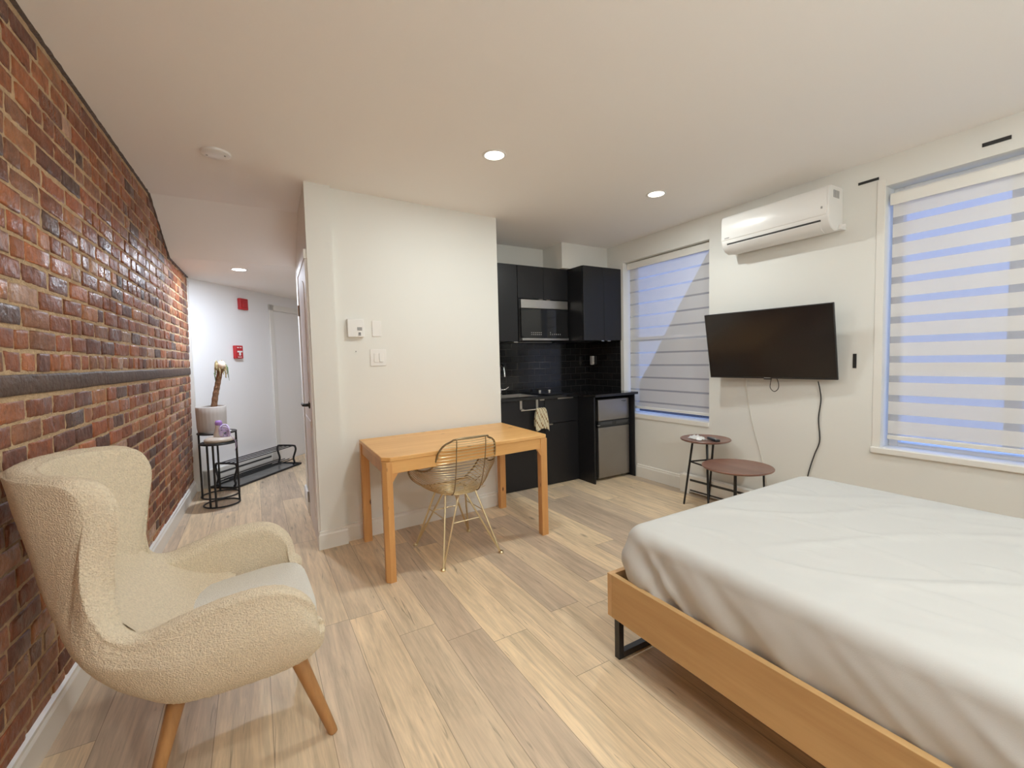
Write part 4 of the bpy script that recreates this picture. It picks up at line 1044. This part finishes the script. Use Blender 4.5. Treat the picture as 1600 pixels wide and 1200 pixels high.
for x in (BX0+.0245,BX1-.0545): q.box((x,BY0+.01,.205),(x+.03,BY1-.03,.235))
q.build('slats', M['oakx'], bd)
for (xa,xb) in ((BX0+.010,BX0+.42),(BX1-.42,BX1-.010)):
    for y in (BY1-.045,BY0+.03):
        q = MB(); s = .028
        q.box((xa,y-s/2,0),(xa+s,y+s/2,.180)); q.box((xb-s,y-s/2,0),(xb,y+s/2,.180)); q.box((xa+s,y-s/2,0),(xb-s,y+s/2,s)); q.box((xa+s,y-s/2,.180-s*.6),(xb-s,y+s/2,.180))
        q.build('leg', M['bedblack'], bd, bevel=.0015)
def mattress():
    x0,x1,y0,y1,zb,zt = BX0+.045,BX1-.042,BY0+.03,BY1-.035,.254,.588
    q = MB(); r = .058
    cx,cy = (x0+x1)/2,(y0+y1)/2; hx,hy = (x1-x0)/2,(y1-y0)/2
    # profile rings from the top edge downwards; plan = rounded rectangle
    def plan(ins, n=520):
        out = []; per = 2*(2*hx+2*hy)
        cr_ = .09
        a,b = hx-ins, hy-ins; c_ = max(cr_-ins*.7,.012)
        segs = []
        N = n//4
        for (sx,sy,a0) in ((1,1,0),(-1,1,PI/2),(-1,-1,PI),(1,-1,1.5*PI)):
            # corner arc then straight to next corner
            ctr = Vector((sx*(a-c_), sy*(b-c_)))
            arc = [ctr+Vector((math.cos(a0+PI/2*k/14),math.sin(a0+PI/2*k/14)))*c_ for k in range(15)]
            nxt = {(1,1):(-1,1),(-1,1):(-1,-1),(-1,-1):(1,-1),(1,-1):(1,1)}[(sx,sy)]
            nc = Vector((nxt[0]*(a-c_), nxt[1]*(b-c_)))+Vector((math.cos(a0+PI/2),math.sin(a0+PI/2)))*c_
            st = arc[-1]; m = N-14
            arc += [st.lerp(nc,k/m) for k in range(1,m)]
            segs += arc
        return segs
    prof = []
    for k in range(9):
        a = PI/2*k/8; prof.append((r*(1-math.sin(a)), zt-r*(1-math.cos(a))))
    for k in range(1,22):
        u = k/21; prof.append((-.016*math.sin(u*PI)+.012*u*u, zt-r-(zt-r-zb)*u))
    rings = []
    for pi_,(ins,z) in enumerate(prof):
        pl = plan(ins); ring = []
        for p in pl:
            X = p.x+cx; Y = p.y+cy; Z = z
            nrm = Vector((p.x/hx if abs(p.x)/hx > .97 else 0, p.y/hy if abs(p.y)/hy > .97 else 0, 0))
            depth = max(0,min(1,(zt-z)/.12))
            # diagonal folds running down the sides
            s_ = (Y if abs(nrm.x) > 0 else X); zz = zt-z
            fold = noise.noise(Vector((s_*6.5+zz*5.5, zz*1.8, 3)))*.011+noise.noise(Vector((s_*15-zz*8, zz*5, 8)))*.0055+(1-abs(noise.noise(Vector((s_*7+zz*9, 1, zz*2.2))))*2.2)*.009-.004
            cornerness = max(0, 1-(Vector((abs(p.x)-hx,abs(p.y)-hy)).length)/.5)
            fold *= (.8+2.0*cornerness)*depth
            d = nrm.normalized() if nrm.length > 0 else Vector()
            ring.append((X+d.x*fold, Y+d.y*fold, Z+fold*.15*(1-depth)))
        rings.append(ring)
    V = q.grid(rings, cv=True)
    # top surface, filled by shrinking rings
    last = V[0]; top = []
    pl0 = plan(prof[0][0])
    K = 44; prev = last
    for j in range(1,K+1):
        f_ = 1-j/K; cur = []
        for i,p in enumerate(pl0):
            if j < K:
                X = cx+p.x*f_; Y = cy+p.y*f_
                wr = noise.noise(Vector((X*2.2+Y*1.2, Y*2.2-X*1.0, 1)))*.006
                rdg = 1-abs(noise.noise(Vector((X*2.1+Y*2.6+5, Y*.9-X*.9, 4))))*2
                wr += max(0,rdg-.62)*.020
                rdg2 = 1-abs(noise.noise(Vector((X*4.6-Y*1.1, X*1.2+Y*3.6, 14))))*2
                wr += max(0,rdg2-.72)*.016
                cur.append(q.bm.verts.new((X,Y,zt+wr*min(1,j/3)+.004*(1-f_))))
        if j < K:
            n = len(cur)
            for i in range(n): q.bm.faces.new((prev[i],prev[(i+1)%n],cur[(i+1)%n],cur[i]))
            prev = cur
        else:
            cv = q.bm.verts.new((cx,cy,zt+.005)); n = len(prev)
            for i in range(n): q.bm.faces.new((prev[i],prev[(i+1)%n],cv))
    lb = q.bm.verts.new((cx,cy,zb)); B = V[-1]; n = len(B)
    for i in range(n): q.bm.faces.new((B[(i+1)%n],B[i],lb))
    tag(q.build('mattress', M['sheet'], smooth=True), 'mattress in a wrinkled white fitted sheet on the oak bed frame', 'mattress')
mattress()

# ------------------------------------------------------------------ boucle armchair
def armchair():
    ox,oy = -.215,1.935
    t = thing('wing_armchair', (ox,oy,0), 'cream boucle wing armchair with wooden legs beside the brick wall', 'armchair', rz=R(2))
    # key rows: T top edge, I inner foot, O outer belly, B outer bottom  (local x forward, y left)
    K = [ # Tx,Ty,Tz,  Ix,Iy,Iz,  Ox,Oy,Oz,  Bx,By,Bz
     (.340,.300,.440, .335,.275,.37, .345,.338,.385, .335,.305,.318),
     (.325,.335,.530, .292,.280,.36, .338,.368,.42, .300,.318,.302),
     (.240,.345,.598, .220,.285,.36, .242,.382,.44, .220,.315,.288),
     (.105,.345,.606, .110,.285,.36, .110,.380,.44, .110,.305,.280),
     (-.020,.335,.580, .010,.283,.36, -.020,.370,.43, -.010,.290,.280),
     (-.115,.325,.555, -.080,.270,.36, -.115,.350,.45, -.080,.260,.285),
     (-.175,.315,.590, -.140,.250,.36, -.190,.330,.47, -.130,.225,.305),
     (-.205,.310,.690, -.180,.225,.365, -.235,.305,.49, -.160,.195,.318),
     (-.200,.310,.820, -.200,.200,.37, -.265,.280,.52, -.180,.165,.328),
     (-.185,.310,.950, -.212,.170,.375, -.290,.245,.55, -.192,.135,.335),
     (-.228,.298,1.018, -.222,.140,.38, -.312,.205,.58, -.200,.105,.338),
     (-.335,.225,1.035, -.230,.100,.385, -.335,.150,.60, -.205,.075,.340),
     (-.392,.120,1.040, -.235,.050,.385, -.350,.080,.61, -.208,.035,.340),
     (-.405,.0,1.042, -.237,.0,.385, -.355,.0,.61, -.210,.0,.340)]
    K = K + [tuple(-v if (j % 3) == 1 else v for j, v in enumerate(r)) for r in reversed(K[:-1])]
    S = cr(K, 260)
    rows = []
    N = len(S)
    for i, r in enumerate(S):
        T = Vector(r[0:3]); I = Vector(r[3:6]); O = Vector(r[6:9]); B = Vector(r[9:12])
        a = Vector(S[max(i-2,0)][0:3]); b = Vector(S[min(i+2,N-1)][0:3])
        a2 = Vector(S[max(i-2,0)][3:6]); b2 = Vector(S[min(i+2,N-1)][3:6])
        ob_ = Vector(S[min(i+2,N-1)][9:12])-Vector(S[max(i-2,0)][9:12])
        tg = (b-a)*.5+(b2-a2)+ob_; tg.z = 0; tg.normalize()
        # inward: perpendicular to travel; path goes +y side back to -y side
        nin = Vector((-tg.y, tg.x, 0)); ctr = Vector((.05,0,0))-Vector((T.x,T.y,0))
        if nin.dot(ctr) < 0: nin = -nin
        th = .040*min(1,.72+min(i,N-1-i)/40)
        up = (T-I).normalized()
        Tin = T+nin*th-up*.034; Tout = T-nin*th-up*.040
        hgt = (T-I).length
        bul = .018*min(1,hgt/.4)
        # inner face from I up to Tin, round top, outer face down through O to B, underside back to I
        ctrl = [I, I.lerp(Tin,.33)-nin*bul, I.lerp(Tin,.72)-nin*bul*.6, Tin, T+nin*th*.70-up*.010, T, T-nin*th*.75-up*.011, Tout,
                Tout.lerp(O,.5)-nin*.006, O-nin*.004, O.lerp(B,.55)-nin*.012-Vector((0,0,.012)), B, B.lerp(I,.5)-Vector((0,0,.006))]
        rows.append(cr([tuple(v) for v in ctrl]+[tuple(I)], 84)[:-1])
    q = MB(); V = q.grid(rows, cv=True)
    # rounded end caps at the arm fronts
    for idx, sg in ((0,1),(-1,-1)):
        ring = V[idx]; c_ = sum((v.co for v in ring), Vector())/len(ring)
        prev = ring
        for f_, d in ((.95,.008),(.84,.017),(.66,.025),(.42,.031),(.2,.034)):
            cur = [q.bm.verts.new(c_+(v.co-c_)*f_+Vector((d,0,0))) for v in ring]
            for k in range(len(ring)): q.bm.faces.new((prev[k],prev[(k+1)%len(ring)],cur[(k+1)%len(ring)],cur[k]))
            prev = cur
        cv = q.bm.verts.new(c_+Vector((.035,0,0)))
        for k in range(len(ring)): q.bm.faces.new((prev[k],prev[(k+1)%len(ring)],cv))
    bmesh.ops.recalc_face_normals(q.bm, faces=q.bm.faces); q.bm.normal_update()
    for v in q.bm.verts:
        p = v.co; d = .0022*noise.noise(p*95)+.0014*noise.noise(p*190)+.003*noise.noise(p*9)
        v.co = p+v.normal*d
    q.build('shell', M['boucle'], t, smooth=True, local=True)
    # seat base
    def slab(x0,x1,hw0,hw1,z0,z1,ex,nm,m,dome=0,dis=.002,tilt=0):
        q = MB(); rows = []
        nu, nv = 120, 64
        cx = (x0+x1)/2; hx = (x1-x0)/2; cz = (z0+z1)/2; hz = (z1-z0)/2
        for j in range(nv+1):
            ph = -PI/2+PI*j/nv; row = []
            cz_ = math.copysign(abs(math.sin(ph))**(.35), math.sin(ph)); cc = abs(math.cos(ph))**(.35)
            for i in range(nu):
                a = 2*PI*i/nu
                X = math.copysign(abs(math.cos(a))**(2/ex), math.cos(a)); Y = math.copysign(abs(math.sin(a))**(2/ex), math.sin(a))
                f_ = (X*cc+1)/2; hw = hw0+(hw1-hw0)*f_
                z = cz+hz*cz_; 
                if cz_ > 0: z += dome*(1-(X*cc)**2)*(1-(Y*cc)**2)
                z += tilt*X*cc
                p = Vector((cx+hx*X*cc, hw*Y*cc, z))
                row.append(p)
            rows.append(row)
        q.grid(rows, cv=True)
        bmesh.ops.remove_doubles(q.bm, verts=q.bm.verts, dist=1e-5)
        bmesh.ops.recalc_face_normals(q.bm, faces=q.bm.faces); q.bm.normal_update()
        for v in q.bm.verts:
            p = v.co; v.co = p+v.normal*(dis*noise.noise(p*100)+dis*.6*noise.noise(p*200))
        return q.build(nm, m, t, smooth=True, local=True)
    slab(-.150,.335,.20,.300,.280,.385,4,'seat_base',M['boucle'])
    slab(-.225,.372,.215,.292,.335,.430,5,'seat_cushion',M['boucle_lit'],dome=.014,dis=.0012,tilt=.008)
    # lumbar slope between back and seat
    q = MB(); rows = []
    for x_,z_,hw,up_ in ((-.275,.50,.21,0),(-.275,.60,.215,0),(-.262,.625,.225,.0),(-.238,.615,.235,.0),(-.190,.570,.255,0),(-.120,.505,.285,0),(-.050,.455,.300,0),(.01,.430,.300,0),(.06,.418,.295,0),(.09,.400,.29,0)):
        rows.append((x_,z_,hw))
    rows = cr(rows,60); G = []
    for (x_,z_,hw) in rows:
        G.append([Vector((x_+.030*abs(2*k/40-1)**3, (hw+.03)*(2*k/40-1), z_+.012*abs(2*k/40-1)**2)) for k in range(41)])
    q.grid(G); q.bm.normal_update()
    for v in q.bm.verts: v.co = v.co+Vector((0,0,.002*noise.noise(v.co*100)))
    q.build('lumbar_pad', M['boucle'], t, smooth=True, local=True)
    for sx,sy in ((1,-1),(-1,-1),(1,1),(-1,1)):
        a = Vector((.28 if sx > 0 else -.045, sy*.235, .300)); b = Vector((.385 if sx > 0 else -.135, sy*.315, 0))
        if sx < 0: a.y = sy*.195; b.y = sy*.290
        q = MB(); q.tube([a, a.lerp(b,.12), a.lerp(b,.96), b], [.026,.026,.0165,.0145], 18)
        q.build('leg', M['legwood'], t, smooth='auto', local=True)
armchair()
